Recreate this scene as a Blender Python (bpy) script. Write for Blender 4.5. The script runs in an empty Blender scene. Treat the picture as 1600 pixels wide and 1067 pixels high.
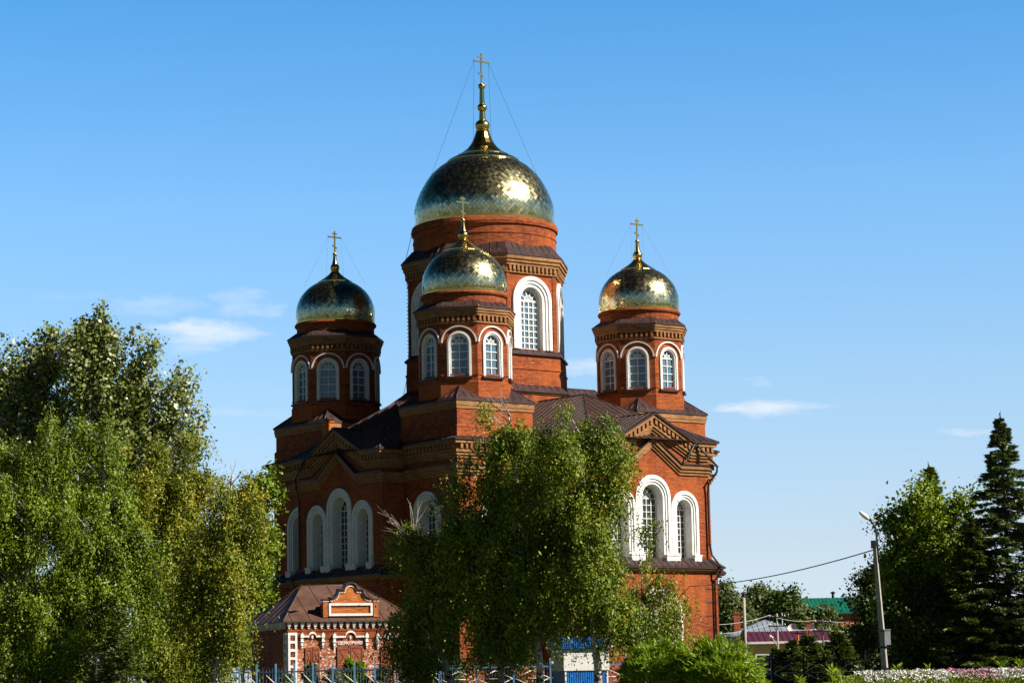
import bpy, math, random
import numpy as np
from mathutils import Vector
from mathutils.geometry import tessellate_polygon

R = math.radians
scene = bpy.context.scene
COL = scene.collection

# ------------------------------------------------------------------ camera
F_PX, PITCH, ROLL, CAM_H = 3880.2, 0.1356, 0.0208, 1.7
PW, PH = 1600, 1067
cam = bpy.data.objects.new('camera', bpy.data.cameras.new('camera'))
COL.objects.link(cam)
cam.data.sensor_width = 36.0
cam.data.lens = F_PX / PW * 36.0
cam.data.clip_start, cam.data.clip_end = 0.5, 6000
_f = Vector((0, math.cos(PITCH), math.sin(PITCH)))
_r = Vector((1, 0, 0)); _u = _r.cross(_f)
_cr, _sr = math.cos(ROLL), math.sin(ROLL)
_x = _r * _cr + _u * -_sr * 1.0      # content turns counter-clockwise: camera turns clockwise
_y = _r * _sr + _u * _cr
_z = -_f
from mathutils import Matrix
cam.matrix_world = Matrix(((_x[0], _y[0], _z[0], 0), (_x[1], _y[1], _z[1], 0), (_x[2], _y[2], _z[2], CAM_H), (0, 0, 0, 1)))
scene.camera = cam

# ------------------------------------------------------------------ light and sky
SUN_AZ, SUN_EL = R(70.5), R(38)          # azimuth to the right of the direction towards the viewer
SUN_DIR = Vector((math.sin(SUN_AZ) * math.cos(SUN_EL), -math.cos(SUN_AZ) * math.cos(SUN_EL), math.sin(SUN_EL)))
sun = bpy.data.objects.new('sun', bpy.data.lights.new('sun', 'SUN'))
COL.objects.link(sun)
sun.data.energy = 5.0
sun.data.angle = R(0.5)
sun.data.color = (1.0, 0.93, 0.82)
sun.rotation_euler = SUN_DIR.to_track_quat('Z', 'Y').to_euler()
scene.view_settings.view_transform = 'Standard'
scene.view_settings.look = 'None'
scene.view_settings.exposure = 0.75
scene.view_settings.gamma = 1.0
SKY_STRENGTH = 0.05


def ray(px, py):
    a, b = px - PW / 2, py - PH / 2
    X, Y = a * _cr - b * _sr, a * _sr + b * _cr
    c, s = math.cos(PITCH), math.sin(PITCH)
    return (X, F_PX * c + Y * s, F_PX * s - Y * c)


def at(px, py, Y):
    d = ray(px, py)
    k = Y / d[1]
    return (k * d[0], Y, k * d[2] + CAM_H)


class NT:
    """small helper for writing node trees"""
    def __init__(s, tree):
        s.t = tree; tree.nodes.clear()

    def n(s, typ, **kw):
        nd = s.t.nodes.new(typ)
        for k, v in kw.items():
            if k in nd.inputs.keys():
                nd.inputs[k].default_value = v
            else:
                setattr(nd, k, v)
        return nd

    def l(s, a, b):
        s.t.links.new(a, b)

    def inp(s, node, key, v):
        if hasattr(v, 'is_output'):
            s.l(v, node.inputs[key])
        else:
            node.inputs[key].default_value = v

    def m(s, op, a, b=0.0, c=None, clamp=False):
        nd = s.t.nodes.new('ShaderNodeMath'); nd.operation = op; nd.use_clamp = clamp
        s.inp(nd, 0, a); s.inp(nd, 1, b)
        if c is not None:
            s.inp(nd, 2, c)
        return nd.outputs[0]

    def mix(s, fac, a, b, mode='MIX'):
        nd = s.t.nodes.new('ShaderNodeMix'); nd.data_type = 'RGBA'; nd.blend_type = mode
        s.inp(nd, 0, fac)
        s.inp(nd, 6, a if hasattr(a, 'is_output') else (*a, 1)); s.inp(nd, 7, b if hasattr(b, 'is_output') else (*b, 1))
        return nd.outputs[2]

    def ramp(s, fac, stops):
        nd = s.t.nodes.new('ShaderNodeValToRGB')
        e = nd.color_ramp.elements
        while len(e) < len(stops):
            e.new(0.5)
        for el, (p, c) in zip(e, stops):
            el.position = p
            el.color = (*c, 1) if len(c) == 3 else c
        s.l(fac, nd.inputs[0])
        return nd.outputs[0]

    def noise(s, vec, scale, detail=3, rough=0.55, color=False):
        nd = s.t.nodes.new('ShaderNodeTexNoise')
        nd.inputs['Scale'].default_value = scale; nd.inputs['Detail'].default_value = detail; nd.inputs['Roughness'].default_value = rough
        if vec is not None:
            s.l(vec, nd.inputs['Vector'])
        return nd.outputs['Color' if color else 'Fac']

    def mapping(s, vec, scale=(1, 1, 1), loc=(0, 0, 0), rot=(0, 0, 0)):
        nd = s.t.nodes.new('ShaderNodeMapping')
        nd.inputs['Scale'].default_value = scale; nd.inputs['Location'].default_value = loc; nd.inputs['Rotation'].default_value = rot
        s.l(vec, nd.inputs['Vector'])
        return nd.outputs[0]


world = bpy.data.worlds.new('World')
scene.world = world
world.use_nodes = True
T = NT(world.node_tree)
sky = T.n('ShaderNodeTexSky', sky_type='NISHITA', sun_disc=False, sun_elevation=SUN_EL, sun_rotation=R(180) - SUN_AZ,
          altitude=200.0, air_density=1.0, dust_density=0.4, ozone_density=2.0)
geo = T.n('ShaderNodeTexCoord')
sep = T.n('ShaderNodeSeparateXYZ'); T.l(geo.outputs['Generated'], sep.inputs[0])
az = T.m('ARCTAN2', sep.outputs[0], sep.outputs[1])
el = T.m('ARCSINE', sep.outputs[2])
cmb = T.n('ShaderNodeCombineXYZ'); T.l(az, cmb.inputs[0]); T.l(el, cmb.inputs[1])
wn = T.noise(T.mapping(cmb.outputs[0], (28, 95, 1)), 1.0, 6, 0.6)
wn2 = T.noise(T.mapping(cmb.outputs[0], (9, 30, 1), (3, 1, 0)), 1.0, 3, 0.5)
wv = T.noise(T.mapping(cmb.outputs[0], (40, 120, 1), (7, 2, 0)), 1.0, 5, 0.65, color=True)
wsep = T.n('ShaderNodeSeparateXYZ'); T.l(wv, wsep.inputs[0])
azw = T.m('ADD', az, T.m('MULTIPLY_ADD', wsep.outputs[0], 0.044, -0.022)); elw = T.m('ADD', el, T.m('MULTIPLY_ADD', wsep.outputs[1], 0.014, -0.007))
total = None
# thin fair-weather clouds: (azimuth deg, elevation deg, half width deg, half height deg, density)
CLOUDS = [(322, 518, 95, 24, 1.25), (240, 476, 75, 18, .6), (388, 472, 60, 24, .75), (300, 540, 60, 14, .7), (930, 578, 60, 17, .75), (1195, 637, 110, 15, 1.1), (1190, 596, 30, 8, .6),
          (1525, 675, 70, 8, .55), (375, 645, 60, 12, .4), (1380, 805, 30, 8, .45), (120, 462, 60, 8, .3), (470, 640, 40, 8, .3)]
for px, py, wx, wy, dens in CLOUDS:
    d = Vector(ray(px, py)).normalized()
    a0, e0 = math.atan2(d.x, d.y), math.asin(d.z)
    da = T.m('DIVIDE', T.m('SUBTRACT', azw, a0), wx / F_PX)
    de = T.m('DIVIDE', T.m('SUBTRACT', elw, e0), wy / F_PX)
    rr = T.m('ADD', T.m('MULTIPLY', da, da), T.m('MULTIPLY', de, de))
    v = T.m('MULTIPLY', T.m('SUBTRACT', 1.0, rr, clamp=True), dens)
    total = v if total is None else T.m('MAXIMUM', total, v)
cl = T.m('MULTIPLY', total, T.m('MULTIPLY_ADD', T.m('MULTIPLY', wn, wn2), 5.0, -0.75, clamp=True), clamp=True)
# deep blue sky: texture tinted by height, dimmed overhead to limit fill light
tint = T.ramp(T.m('DIVIDE', el, math.pi / 2, clamp=True), [(q / 90, tuple(c * 0.835 / 3 for c in col)) for q, col in (
    (0, (1.62, 1.98, 3.0)), (3, (1.76, 1.82, 2.28)), (6.5, (1.76, 2.02, 2.32)), (11, (1.46, 2.18, 2.66)), (15.5, (0.86, 1.98, 2.66)),
    (24, (0.34, 0.90, 1.25)), (36, (0.10, 0.26, 0.35)), (60, (0.035, 0.085, 0.135)))])
skyc = T.mix(1.0, T.mix(1.0, sky.outputs[0], tint, 'MULTIPLY'), (3, 3, 3), 'MULTIPLY')
# added darkening away from the northern view, to cut fill light in the shade
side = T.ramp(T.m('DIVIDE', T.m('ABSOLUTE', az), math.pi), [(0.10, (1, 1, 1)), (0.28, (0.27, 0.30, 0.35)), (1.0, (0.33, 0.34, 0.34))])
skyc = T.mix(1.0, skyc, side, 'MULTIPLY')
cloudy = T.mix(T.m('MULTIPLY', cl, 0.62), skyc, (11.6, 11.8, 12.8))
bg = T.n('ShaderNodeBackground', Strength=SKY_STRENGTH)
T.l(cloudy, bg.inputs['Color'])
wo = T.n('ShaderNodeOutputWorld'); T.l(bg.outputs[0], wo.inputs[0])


# ------------------------------------------------------------------ materials
def newmat(name):
    m = bpy.data.materials.new(name); m.use_nodes = True
    return m, NT(m.node_tree)


def finish(m, t, col, rough=0.7, metal=0.0, bump=None, bstr=0.3, bdist=0.05, spec=0.5, ior=1.5):
    p = t.n('ShaderNodeBsdfPrincipled')
    t.inp(p, 'Base Color', col if hasattr(col, 'is_output') else (*col, 1))
    t.inp(p, 'Roughness', rough); t.inp(p, 'Metallic', metal)
    p.inputs['Specular IOR Level'].default_value = spec; p.inputs['IOR'].default_value = ior
    if bump is not None:
        b = t.n('ShaderNodeBump', Strength=bstr, Distance=bdist)
        t.l(bump, b.inputs['Height']); t.l(b.outputs[0], p.inputs['Normal'])
    o = t.n('ShaderNodeOutputMaterial'); t.l(p.outputs[0], o.inputs[0])
    return m


def brick_mat(name, c1, c2, mortar, dark=0.35, whitewash=None):
    m, t = newmat(name)
    uv = t.n('ShaderNodeTexCoord').outputs['UV']
    ob = t.n('ShaderNodeTexCoord').outputs['Object']
    br = t.n('ShaderNodeTexBrick')
    br.inputs['Scale'].default_value = 1.0; br.inputs['Brick Width'].default_value = 0.30; br.inputs['Row Height'].default_value = 0.095
    br.inputs['Mortar Size'].default_value = 0.008; br.inputs['Mortar Smooth'].default_value = 0.3; br.inputs['Bias'].default_value = 0.0
    br.inputs['Color1'].default_value = (*c1, 1); br.inputs['Color2'].default_value = (*c2, 1); br.inputs['Mortar'].default_value = (*mortar, 1)
    t.l(uv, br.inputs['Vector'])
    st = t.noise(t.mapping(uv, (1.3, 7.5, 1)), 1.0, 5, 0.7)
    c = t.mix(t.m('MULTIPLY', t.ramp(st, [(0.40, (0, 0, 0)), (0.62, (1, 1, 1))]), 0.72), br.outputs[0], tuple(x * dark for x in c1))
    big = t.noise(t.mapping(uv, (0.22, 0.35, 1), (5, 2, 0)), 1.0, 5, 0.6)
    c = t.mix(t.m('MULTIPLY', t.ramp(big, [(0.45, (0, 0, 0)), (0.62, (1, 1, 1))]), 0.65), c, tuple(min(1, x) for x in c2))
    run = t.noise(t.mapping(uv, (1.1, 0.10, 1), (9, 4, 0)), 1.0, 4, 0.65)
    c = t.mix(t.m('MULTIPLY', t.ramp(run, [(0.50, (0, 0, 0)), (0.72, (1, 1, 1))]), 0.55), c, tuple(x * 0.38 for x in c1))
    sp = t.noise(t.mapping(uv, (3.0, 9, 1), (1, 7, 0)), 1.0, 2, 0.5)
    c = t.mix(t.m('MULTIPLY', t.ramp(sp, [(0.62, (0, 0, 0)), (0.70, (1, 1, 1))]), 0.6), c, tuple(min(1, x * 1.5) for x in mortar))
    if whitewash:
        ww = t.noise(t.mapping(uv, (2.6, 4.2, 1), (2, 3, 0)), 1.6, 8, 0.8)
        zz = t.n('ShaderNodeSeparateXYZ'); t.l(uv, zz.inputs[0])
        fall = t.m('MULTIPLY_ADD', zz.outputs[1], -0.02, 0.065)
        c = t.mix(t.ramp(t.m('ADD', ww, fall), [(0.545, (0, 0, 0)), (0.585, (1, 1, 1))]), c, whitewash)
    return finish(m, t, c, 0.85, bump=br.outputs['Fac'], bstr=0.25, bdist=0.02, spec=0.2)


BRICK = brick_mat('red_brick', (0.215, 0.037, 0.011), (0.42, 0.098, 0.021), (0.27, 0.12, 0.06))
BRICK_OR = brick_mat('orange_brick', (0.44, 0.105, 0.018), (0.54, 0.16, 0.028), (0.46, 0.27, 0.12), 0.5)
LBRICK = brick_mat('tan_brick', (0.30, 0.125, 0.042), (0.40, 0.205, 0.08), (0.30, 0.18, 0.10), 0.45)
BRICK_WW = brick_mat('whitewashed_brick', (0.36, 0.085, 0.035), (0.46, 0.13, 0.045), (0.4, 0.26, 0.17), 0.5, (0.78, 0.66, 0.55))


def flat_mat(name, c, rough=0.6, var=0.15, scale=2.0, metal=0.0, spec=0.4, c2=None, bstr=0.0):
    m, t = newmat(name)
    ob = t.n('ShaderNodeTexCoord').outputs['Object']
    nz = t.noise(ob, scale, 5, 0.62)
    cc = t.mix(t.ramp(nz, [(0.3, (0, 0, 0)), (0.7, (1, 1, 1))]), tuple(x * (1 - var) for x in c), c2 or tuple(min(1, x * (1 + var)) for x in c))
    return finish(m, t, cc, rough, metal, bump=nz if bstr else None, bstr=bstr, spec=spec)


WHITE = flat_mat('white_paint', (0.70, 0.68, 0.64), 0.7, 0.08, 2.2, c2=(0.82, 0.81, 0.79))
WHITE_OLD = flat_mat('old_white_paint', (0.70, 0.66, 0.62), 0.75, 0.12, 3.0, c2=(0.82, 0.80, 0.78))
ROOF = flat_mat('brown_roof_metal', (0.042, 0.022, 0.022), 0.42, 0.3, 1.3, spec=0.4, c2=(0.07, 0.038, 0.036))
ROOF_RUST = flat_mat('faded_roof_metal', (0.095, 0.048, 0.034), 0.55, 0.25, 0.9, spec=0.3, c2=(0.15, 0.08, 0.058))
PIPE = flat_mat('dark_drainpipe', (0.03, 0.018, 0.018), 0.4, 0.1)
RUSTDOOR = flat_mat('rust_painted_iron', (0.26, 0.055, 0.022), 0.7, 0.5, 7.0, c2=(0.36, 0.10, 0.04))
GREEN = flat_mat('green_door_paint', (0.01, 0.32, 0.14), 0.5, 0.15)
SOOT = flat_mat('dark_interior', (0.008, 0.008, 0.009), 0.8, 0.1)
BLUE = flat_mat('blue_sheet', (0.015, 0.17, 0.55), 0.4, 0.1, 3.0, spec=0.5)
BLUE_POST = flat_mat('blue_post_paint', (0.10, 0.27, 0.50), 0.5, 0.2, 5.0)
DARKBLUE = flat_mat('dark_blue_rail', (0.02, 0.05, 0.10), 0.5, 0.3, 5.0)
PICKET = flat_mat('blue_grey_picket', (0.10, 0.14, 0.22), 0.5, 0.35, 9.0)
BLACKMET = flat_mat('black_iron', (0.012, 0.012, 0.013), 0.5, 0.2)
CONC = flat_mat('concrete', (0.34, 0.32, 0.28), 0.85, 0.2, 4.0)
GREYMET = flat_mat('grey_metal', (0.30, 0.32, 0.34), 0.45, 0.2, 2.0)
CABLE = flat_mat('cable', (0.03, 0.03, 0.032), 0.6, 0.1)
PALECABLE = flat_mat('pale_cable', (0.45, 0.45, 0.43), 0.6, 0.1)


def gold_mat(name, base, rough, var):
    m, t = newmat(name)
    rnd = t.n('ShaderNodeNewGeometry').outputs['Random Per Island']
    c = t.mix(rnd, tuple(x * (1 - var) for x in base), tuple(min(1, x * (1 + var)) for x in base))
    r = t.m('MULTIPLY_ADD', rnd, 0.08, rough)
    return finish(m, t, c, r, 1.0)


GOLD = gold_mat('gold_plate_tiles', (0.76, 0.70, 0.40), 0.2, 0.2)
GOLD_S = gold_mat('gold_plate_smooth', (0.72, 0.52, 0.18), 0.16, 0.05)


SEAM = flat_mat('dark_seam', (0.05, 0.04, 0.015), 0.5, 0.2, metal=0.8)


def glass_mat(name, c, rough=0.06, ior=1.6):
    m, t = newmat(name)
    ob = t.n('ShaderNodeTexCoord').outputs['Object']
    nz = t.noise(ob, 1.4, 3, 0.5)
    cc = t.mix(nz, tuple(x * 0.6 for x in c), tuple(x * 1.4 for x in c))
    return finish(m, t, cc, rough, 0.0, bump=t.noise(ob, 0.9, 2, 0.5), bstr=0.12, bdist=0.1, ior=ior)


GLASS = glass_mat('window_glass', (0.035, 0.045, 0.055))
GLASS_SKY = glass_mat('sky_tinted_window_glass', (0.10, 0.17, 0.23), 0.08, 1.8)  # sky light on the tower panes is put into this lighter blue base


def leaf_mat(name, ca, cb, trans=0.35, cy=None, yfrac=0.0, rough=0.5):
    m, t = newmat(name)
    g = t.n('ShaderNodeNewGeometry')
    rnd = g.outputs['Random Per Island']
    ob = t.n('ShaderNodeTexCoord').outputs['Object']
    patch = t.noise(ob, 0.55, 2, 0.5)
    c = t.mix(t.m('ADD', t.m('MULTIPLY', rnd, 0.55), t.m('MULTIPLY_ADD', patch, 1.4, -0.45), clamp=True), ca, cb)
    if cy:
        c = t.mix(t.m('GREATER_THAN', t.m('ADD', t.m('FRACT', t.m('MULTIPLY', rnd, 17.3)), t.m('MULTIPLY_ADD', patch, 1.6, -0.8)), 1 - yfrac), c, cy)
    p = t.n('ShaderNodeBsdfPrincipled'); t.l(c, p.inputs['Base Color'])
    p.inputs['Roughness'].default_value = rough; p.inputs['Specular IOR Level'].default_value = 0.35
    tr = t.n('ShaderNodeBsdfTranslucent')
    t.l(t.mix(1.0, c, (1.25, 1.2, 0.35), 'MULTIPLY'), tr.inputs['Color'])
    mx = t.n('ShaderNodeMixShader', Fac=trans); t.l(p.outputs[0], mx.inputs[1]); t.l(tr.outputs[0], mx.inputs[2])
    o = t.n('ShaderNodeOutputMaterial'); t.l(mx.outputs[0], o.inputs[0])
    return m


L_BIRCH = leaf_mat('birch_leaf', (0.05, 0.095, 0.007), (0.225, 0.30, 0.015), 0.15, (0.34, 0.27, 0.025), 0.05)
L_BIRCHY = leaf_mat('yellowing_birch_leaf', (0.075, 0.105, 0.007), (0.27, 0.305, 0.016), 0.16, (0.40, 0.31, 0.022), 0.07)
L_LIME = leaf_mat('bright_leaf', (0.055, 0.10, 0.006), (0.235, 0.32, 0.014), 0.15)
L_POPLAR = leaf_mat('poplar_leaf', (0.11, 0.145, 0.024), (0.28, 0.32, 0.09), 0.18, (0.48, 0.50, 0.34), 0.16, 0.34)
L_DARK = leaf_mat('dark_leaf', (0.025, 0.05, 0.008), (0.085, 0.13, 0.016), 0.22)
L_BUSH = leaf_mat('feathery_bush_leaf', (0.13, 0.22, 0.010), (0.30, 0.41, 0.022), 0.32)
L_SPRUCE = leaf_mat('blue_spruce_needle', (0.03, 0.06, 0.028), (0.24, 0.30, 0.11), 0.08)
L_SPRUCEG = leaf_mat('green_spruce_needle', (0.025, 0.05, 0.010), (0.15, 0.20, 0.03), 0.08)
L_THUJA = leaf_mat('thuja_scale', (0.04, 0.075, 0.010), (0.12, 0.165, 0.024), 0.15)
L_FAR = leaf_mat('far_tree_leaf', (0.06, 0.10, 0.03), (0.15, 0.19, 0.055), 0.2)
L_GRASS = leaf_mat('grass_blade', (0.05, 0.09, 0.012), (0.12, 0.17, 0.03), 0.25)
PETAL_W = flat_mat('white_petal', (0.75, 0.72, 0.70), 0.7, 0.1, 8)
PETAL_P = flat_mat('pink_petal', (0.60, 0.32, 0.46), 0.7, 0.2, 8)
PETAL_R = flat_mat('red_petal', (0.6, 0.02, 0.012), 0.6, 0.1, 8)
PETAL_O = flat_mat('orange_berry', (0.6, 0.13, 0.015), 0.6, 0.2, 8)


def bark(name, c1, c2, scale=(3, 3, 10), lo=0.5):
    m, t = newmat(name)
    ob = t.n('ShaderNodeTexCoord').outputs['Object']
    nz = t.noise(t.mapping(ob, scale), 1.0, 4, 0.6)
    return finish(m, t, t.ramp(nz, [(lo - 0.04, c1), (lo + 0.04, c2)]), 0.85, bump=nz, bstr=0.4, bdist=0.03, spec=0.2)


BARK_BIRCH = bark('birch_bark', (0.55, 0.52, 0.47), (0.06, 0.05, 0.045), (2.5, 2.5, 5), 0.56)
BARK = bark('grey_brown_bark', (0.12, 0.095, 0.07), (0.05, 0.04, 0.03), (8, 8, 2))
BARK_POP = bark('poplar_bark', (0.2, 0.19, 0.15), (0.09, 0.08, 0.06), (6, 6, 3))
TWIG_PALE = bark('bare_twig', (0.36, 0.31, 0.27), (0.2, 0.16, 0.13), (8, 8, 8))


# ------------------------------------------------------------------ mesh helper
class MB:
    def __init__(s):
        s.v, s.f, s.m, s.uv, s.sm = [], [], [], {}, set()
        s.fr = (0, 0, 1, 0, 0, -1)

    def frame(s, n, dist=0.0, origin=(0, 0)):
        s.fr = (origin[0] + n[0] * dist, origin[1] + n[1] * dist, -n[1], n[0], n[0], n[1])
        return s

    def P(s, a, o, z):
        ox, oy, rx, ry, nx, ny = s.fr
        return (ox + rx * a + nx * o, oy + ry * a + ny * o, z)

    def add(s, verts, faces, mat=0, uvs=None, smooth=False):
        b = len(s.v); s.v.extend(verts)
        for i, f in enumerate(faces):
            if uvs is not None:
                s.uv[len(s.f)] = uvs[i]
            if smooth:
                s.sm.add(len(s.f))
            s.f.append(tuple(b + j for j in f)); s.m.append(mat)

    def poly(s, pts, mat=0):
        s.add(pts, [tuple(range(len(pts)))], mat)

    def box(s, a0, a1, o0, o1, z0, z1, mat=0):
        P = s.P
        v = [P(a0, o0, z0), P(a1, o0, z0), P(a1, o1, z0), P(a0, o1, z0), P(a0, o0, z1), P(a1, o0, z1), P(a1, o1, z1), P(a0, o1, z1)]
        s.add(v, [(0, 1, 2, 3), (4, 7, 6, 5), (0, 4, 5, 1), (1, 5, 6, 2), (2, 6, 7, 3), (3, 7, 4, 0)], mat)

    def wall(s, outer, holes, o, mat=0):
        loops = [outer] + holes
        tri = tessellate_polygon([[Vector((p[0], p[1], 0)) for p in l] for l in loops])
        pts = [s.P(p[0], o, p[1]) for l in loops for p in l]
        flat = [p for l in loops for p in l]
        fs = []
        for t in tri:
            a, b, c = (flat[i] for i in t)
            ar = (b[0] - a[0]) * (c[1] - a[1]) - (c[0] - a[0]) * (b[1] - a[1])
            fs.append(tuple(t) if ar > 0 else (t[0], t[2], t[1]))
        # seen from outside, s runs to the right and z up: counter-clockwise faces outwards
        s.add(pts, fs, mat)

    def sweep(s, paths, mat=0, smooth=False):
        """strips between successive paths (lists of points of equal length)"""
        n = len(paths[0])
        v = [p for path in paths for p in path]
        f = []
        for k in range(len(paths) - 1):
            for i in range(n - 1):
                a = k * n + i
                f.append((a, a + 1, a + n + 1, a + n))
        s.add(v, f, mat, smooth=smooth)

    def band(s, line, t0, t1, o0, o1, mat=0, caps=True):
        """a moulding that follows the (s, z) polyline, from z+t1 (below) to z+t0 (above), between out distances o0 and o1"""
        P = s.P
        v = []
        for a, z in line:
            v += [P(a, o1, z + t0), P(a, o1, z + t1), P(a, o0, z + t1), P(a, o0, z + t0)]
        f = []
        for i in range(len(line) - 1):
            a, b = 4 * i, 4 * i + 4
            f += [(a, a + 1, b + 1, b), (a + 1, a + 2, b + 2, b + 1), (a + 3, a, b, b + 3)]
        if caps:
            e = 4 * (len(line) - 1)
            f += [(0, 3, 2, 1), (e, e + 1, e + 2, e + 3)]
        s.add(v, f, mat)

    def ring(s, prof, n=64, mat=0, rot=0.0, smooth=False, apothem=False, center=(0, 0)):
        k = 1 / math.cos(math.pi / n) if apothem else 1.0
        v, f, uvs = [], [], []
        off = rot + (math.pi / n if apothem else 0)
        for i in range(n + 1):
            a = off + 2 * math.pi * i / n
            for r, z in prof:
                v.append((center[0] + r * k * math.cos(a), center[1] + r * k * math.sin(a), z))
        m = len(prof)
        ln = [0]
        for j in range(1, m):
            ln.append(ln[-1] + math.hypot(prof[j][0] - prof[j - 1][0], prof[j][1] - prof[j - 1][1]))
        rmax = max(p[0] for p in prof) * k
        ch = 2 * rmax * math.sin(math.pi / n)
        for i in range(n):
            for j in range(m - 1):
                a, b = i * m + j, (i + 1) * m + j
                f.append((a, b, b + 1, a + 1))
                uvs.append([(i * ch, prof[0][1] + ln[j]), ((i + 1) * ch, prof[0][1] + ln[j]), ((i + 1) * ch, prof[0][1] + ln[j + 1]), (i * ch, prof[0][1] + ln[j + 1])])
        s.add(v, f, mat, uvs, smooth)

    def tube(s, pts, radii, sides=6, mat=0, smooth=True, cap=True):
        pts = [Vector(p) for p in pts]
        if not hasattr(radii, '__len__'):
            radii = [radii] * len(pts)
        v, f = [], []
        ref = None
        for i, p in enumerate(pts):
            d = (pts[min(i + 1, len(pts) - 1)] - pts[max(i - 1, 0)])
            d = d.normalized() if d.length > 1e-9 else Vector((0, 0, 1))
            if ref is None:
                ref = Vector((1, 0, 0)) if abs(d.x) < 0.8 else Vector((0, 1, 0))
            u = (ref - d * ref.dot(d)).normalized(); w = d.cross(u); ref = u
            for k in range(sides):
                a = 2 * math.pi * k / sides
                v.append(tuple(p + (u * math.cos(a) + w * math.sin(a)) * radii[i]))
        for i in range(len(pts) - 1):
            for k in range(sides):
                a, b = i * sides + k, i * sides + (k + 1) % sides
                f.append((a, b, b + sides, a + sides))
        if cap:
            f.append(tuple(range(sides - 1, -1, -1)))
            f.append(tuple((len(pts) - 1) * sides + k for k in range(sides)))
        s.add(v, f, mat, smooth=smooth)

    def roof(s, pts, mat=0, step=0.62, rib=0.035, thick=0.0):
        """a planar sheet-metal slope with standing seams running down it"""
        pts = [Vector(p) for p in pts]
        n = Vector((0, 0, 0))
        for i in range(len(pts)):
            a, b = pts[i], pts[(i + 1) % len(pts)]
            n += Vector(((a.y - b.y) * (a.z + b.z), (a.z - b.z) * (a.x + b.x), (a.x - b.x) * (a.y + b.y)))
        n.normalize()
        if n.z < 0:
            n = -n; pts = pts[::-1]
        s.add([tuple(p) for p in pts], [tuple(range(len(pts)))], mat)
        h = Vector((0, 0, 1)).cross(n)
        if h.length < 1e-3:
            return
        h.normalize()
        dn = h.cross(n).normalized()
        o = pts[0]
        c2 = [((p - o).dot(h), (p - o).dot(dn)) for p in pts]
        lo, hi = min(c[0] for c in c2), max(c[0] for c in c2)
        k = lo + step * 0.5
        while k < hi:
            xs = []
            for i in range(len(c2)):
                (a, b), (c, d) = c2[i], c2[(i + 1) % len(c2)]
                if (a - k) * (c - k) < 0:
                    xs.append(b + (d - b) * (k - a) / (c - a))
            xs.sort()
            for i in range(0, len(xs) - 1, 2):
                if xs[i + 1] - xs[i] > 0.15:
                    A, B = o + h * k + dn * xs[i], o + h * k + dn * xs[i + 1]
                    w = h * 0.02
                    v = [A - w, A + w, B + w, B - w]
                    v = [tuple(q - n * 0.01) for q in v] + [tuple(q + n * rib) for q in v]
                    s.add(v, [(4, 5, 6, 7), (0, 4, 7, 3), (1, 2, 6, 5), (0, 1, 5, 4), (3, 7, 6, 2)], mat)
            k += step

    def build(s, name, mats, parent=None, off=(0, 0, 0)):
        me = bpy.data.meshes.new(name)
        vs = [(x - off[0], y - off[1], z - off[2]) for x, y, z in s.v] if any(off) else s.v
        me.from_pydata(vs, [], s.f)
        if not isinstance(mats, (list, tuple)):
            mats = [mats]
        for m in mats:
            me.materials.append(m)
        if len(mats) > 1:
            me.polygons.foreach_set('material_index', s.m)
        if s.sm:
            fl = [i in s.sm for i in range(len(s.f))]
            me.polygons.foreach_set('use_smooth', fl)
        uvl = me.uv_layers.new(name='UVMap')
        buf = []
        for i, p in enumerate(me.polygons):
            if i in s.uv:
                for q in s.uv[i]:
                    buf += q
                continue
            n = p.normal
            if abs(n.z) > 0.92:
                for vi in p.vertices:
                    buf += [s.v[vi][0], s.v[vi][1]]
            else:
                L = math.hypot(n.x, n.y)
                tx, ty = -n.y / L, n.x / L
                for vi in p.vertices:
                    q = s.v[vi]
                    buf += [q[0] * tx + q[1] * ty, q[2]]
        uvl.data.foreach_set('uv', buf)
        me.update()
        o = bpy.data.objects.new(name, me)
        COL.objects.link(o)
        if parent:
            o.parent = parent
        return o


def thing(name, label, cat, loc=(0, 0, 0), rz=0.0, group=None):
    o = bpy.data.objects.new(name, None)
    COL.objects.link(o)
    o.location = loc; o.rotation_euler = (0, 0, rz)
    o.empty_display_size = 0.5
    tag(o, label, cat, group)
    return o


def tag(o, label, cat, group=None, kind=None):
    o['label'] = label; o['category'] = cat
    if group:
        o['group'] = group
    if kind:
        o['kind'] = kind
    return o


def structure(o):
    o['kind'] = 'structure'
    return o


def copy_tree(o, parent=None):
    c = o.copy(); COL.objects.link(c)
    if parent:
        c.parent = parent
    for ch in list(o.children):
        copy_tree(ch, c)
    return c


def arch(r, z0, zs, c=0.0, n=18, ry=None):
    ry = r if ry is None else ry
    pts = [(c - r, z0)]
    for i in range(n + 1):
        a = math.pi - math.pi * i / n
        pts.append((c + r * math.cos(a), zs + ry * math.sin(a)))
    pts.append((c + r, z0))
    return pts


def surround(mb, prof, z0, zs, c=0.0, mat=0):
    """white stepped frame round an arched opening; prof = (half width, out) from outside in"""
    mb.sweep([[mb.P(a, o, z) for a, z in arch(r, z0, zs, c)][::-1] for r, o in prof], mat)


def pane(mb, r, z0, zs, o, c=0.0, mat=0):
    pts = arch(r, z0, zs, c)
    mb.add([mb.P(a, o, z) for a, z in pts[::-1]], [tuple(range(len(pts)))], mat)


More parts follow.
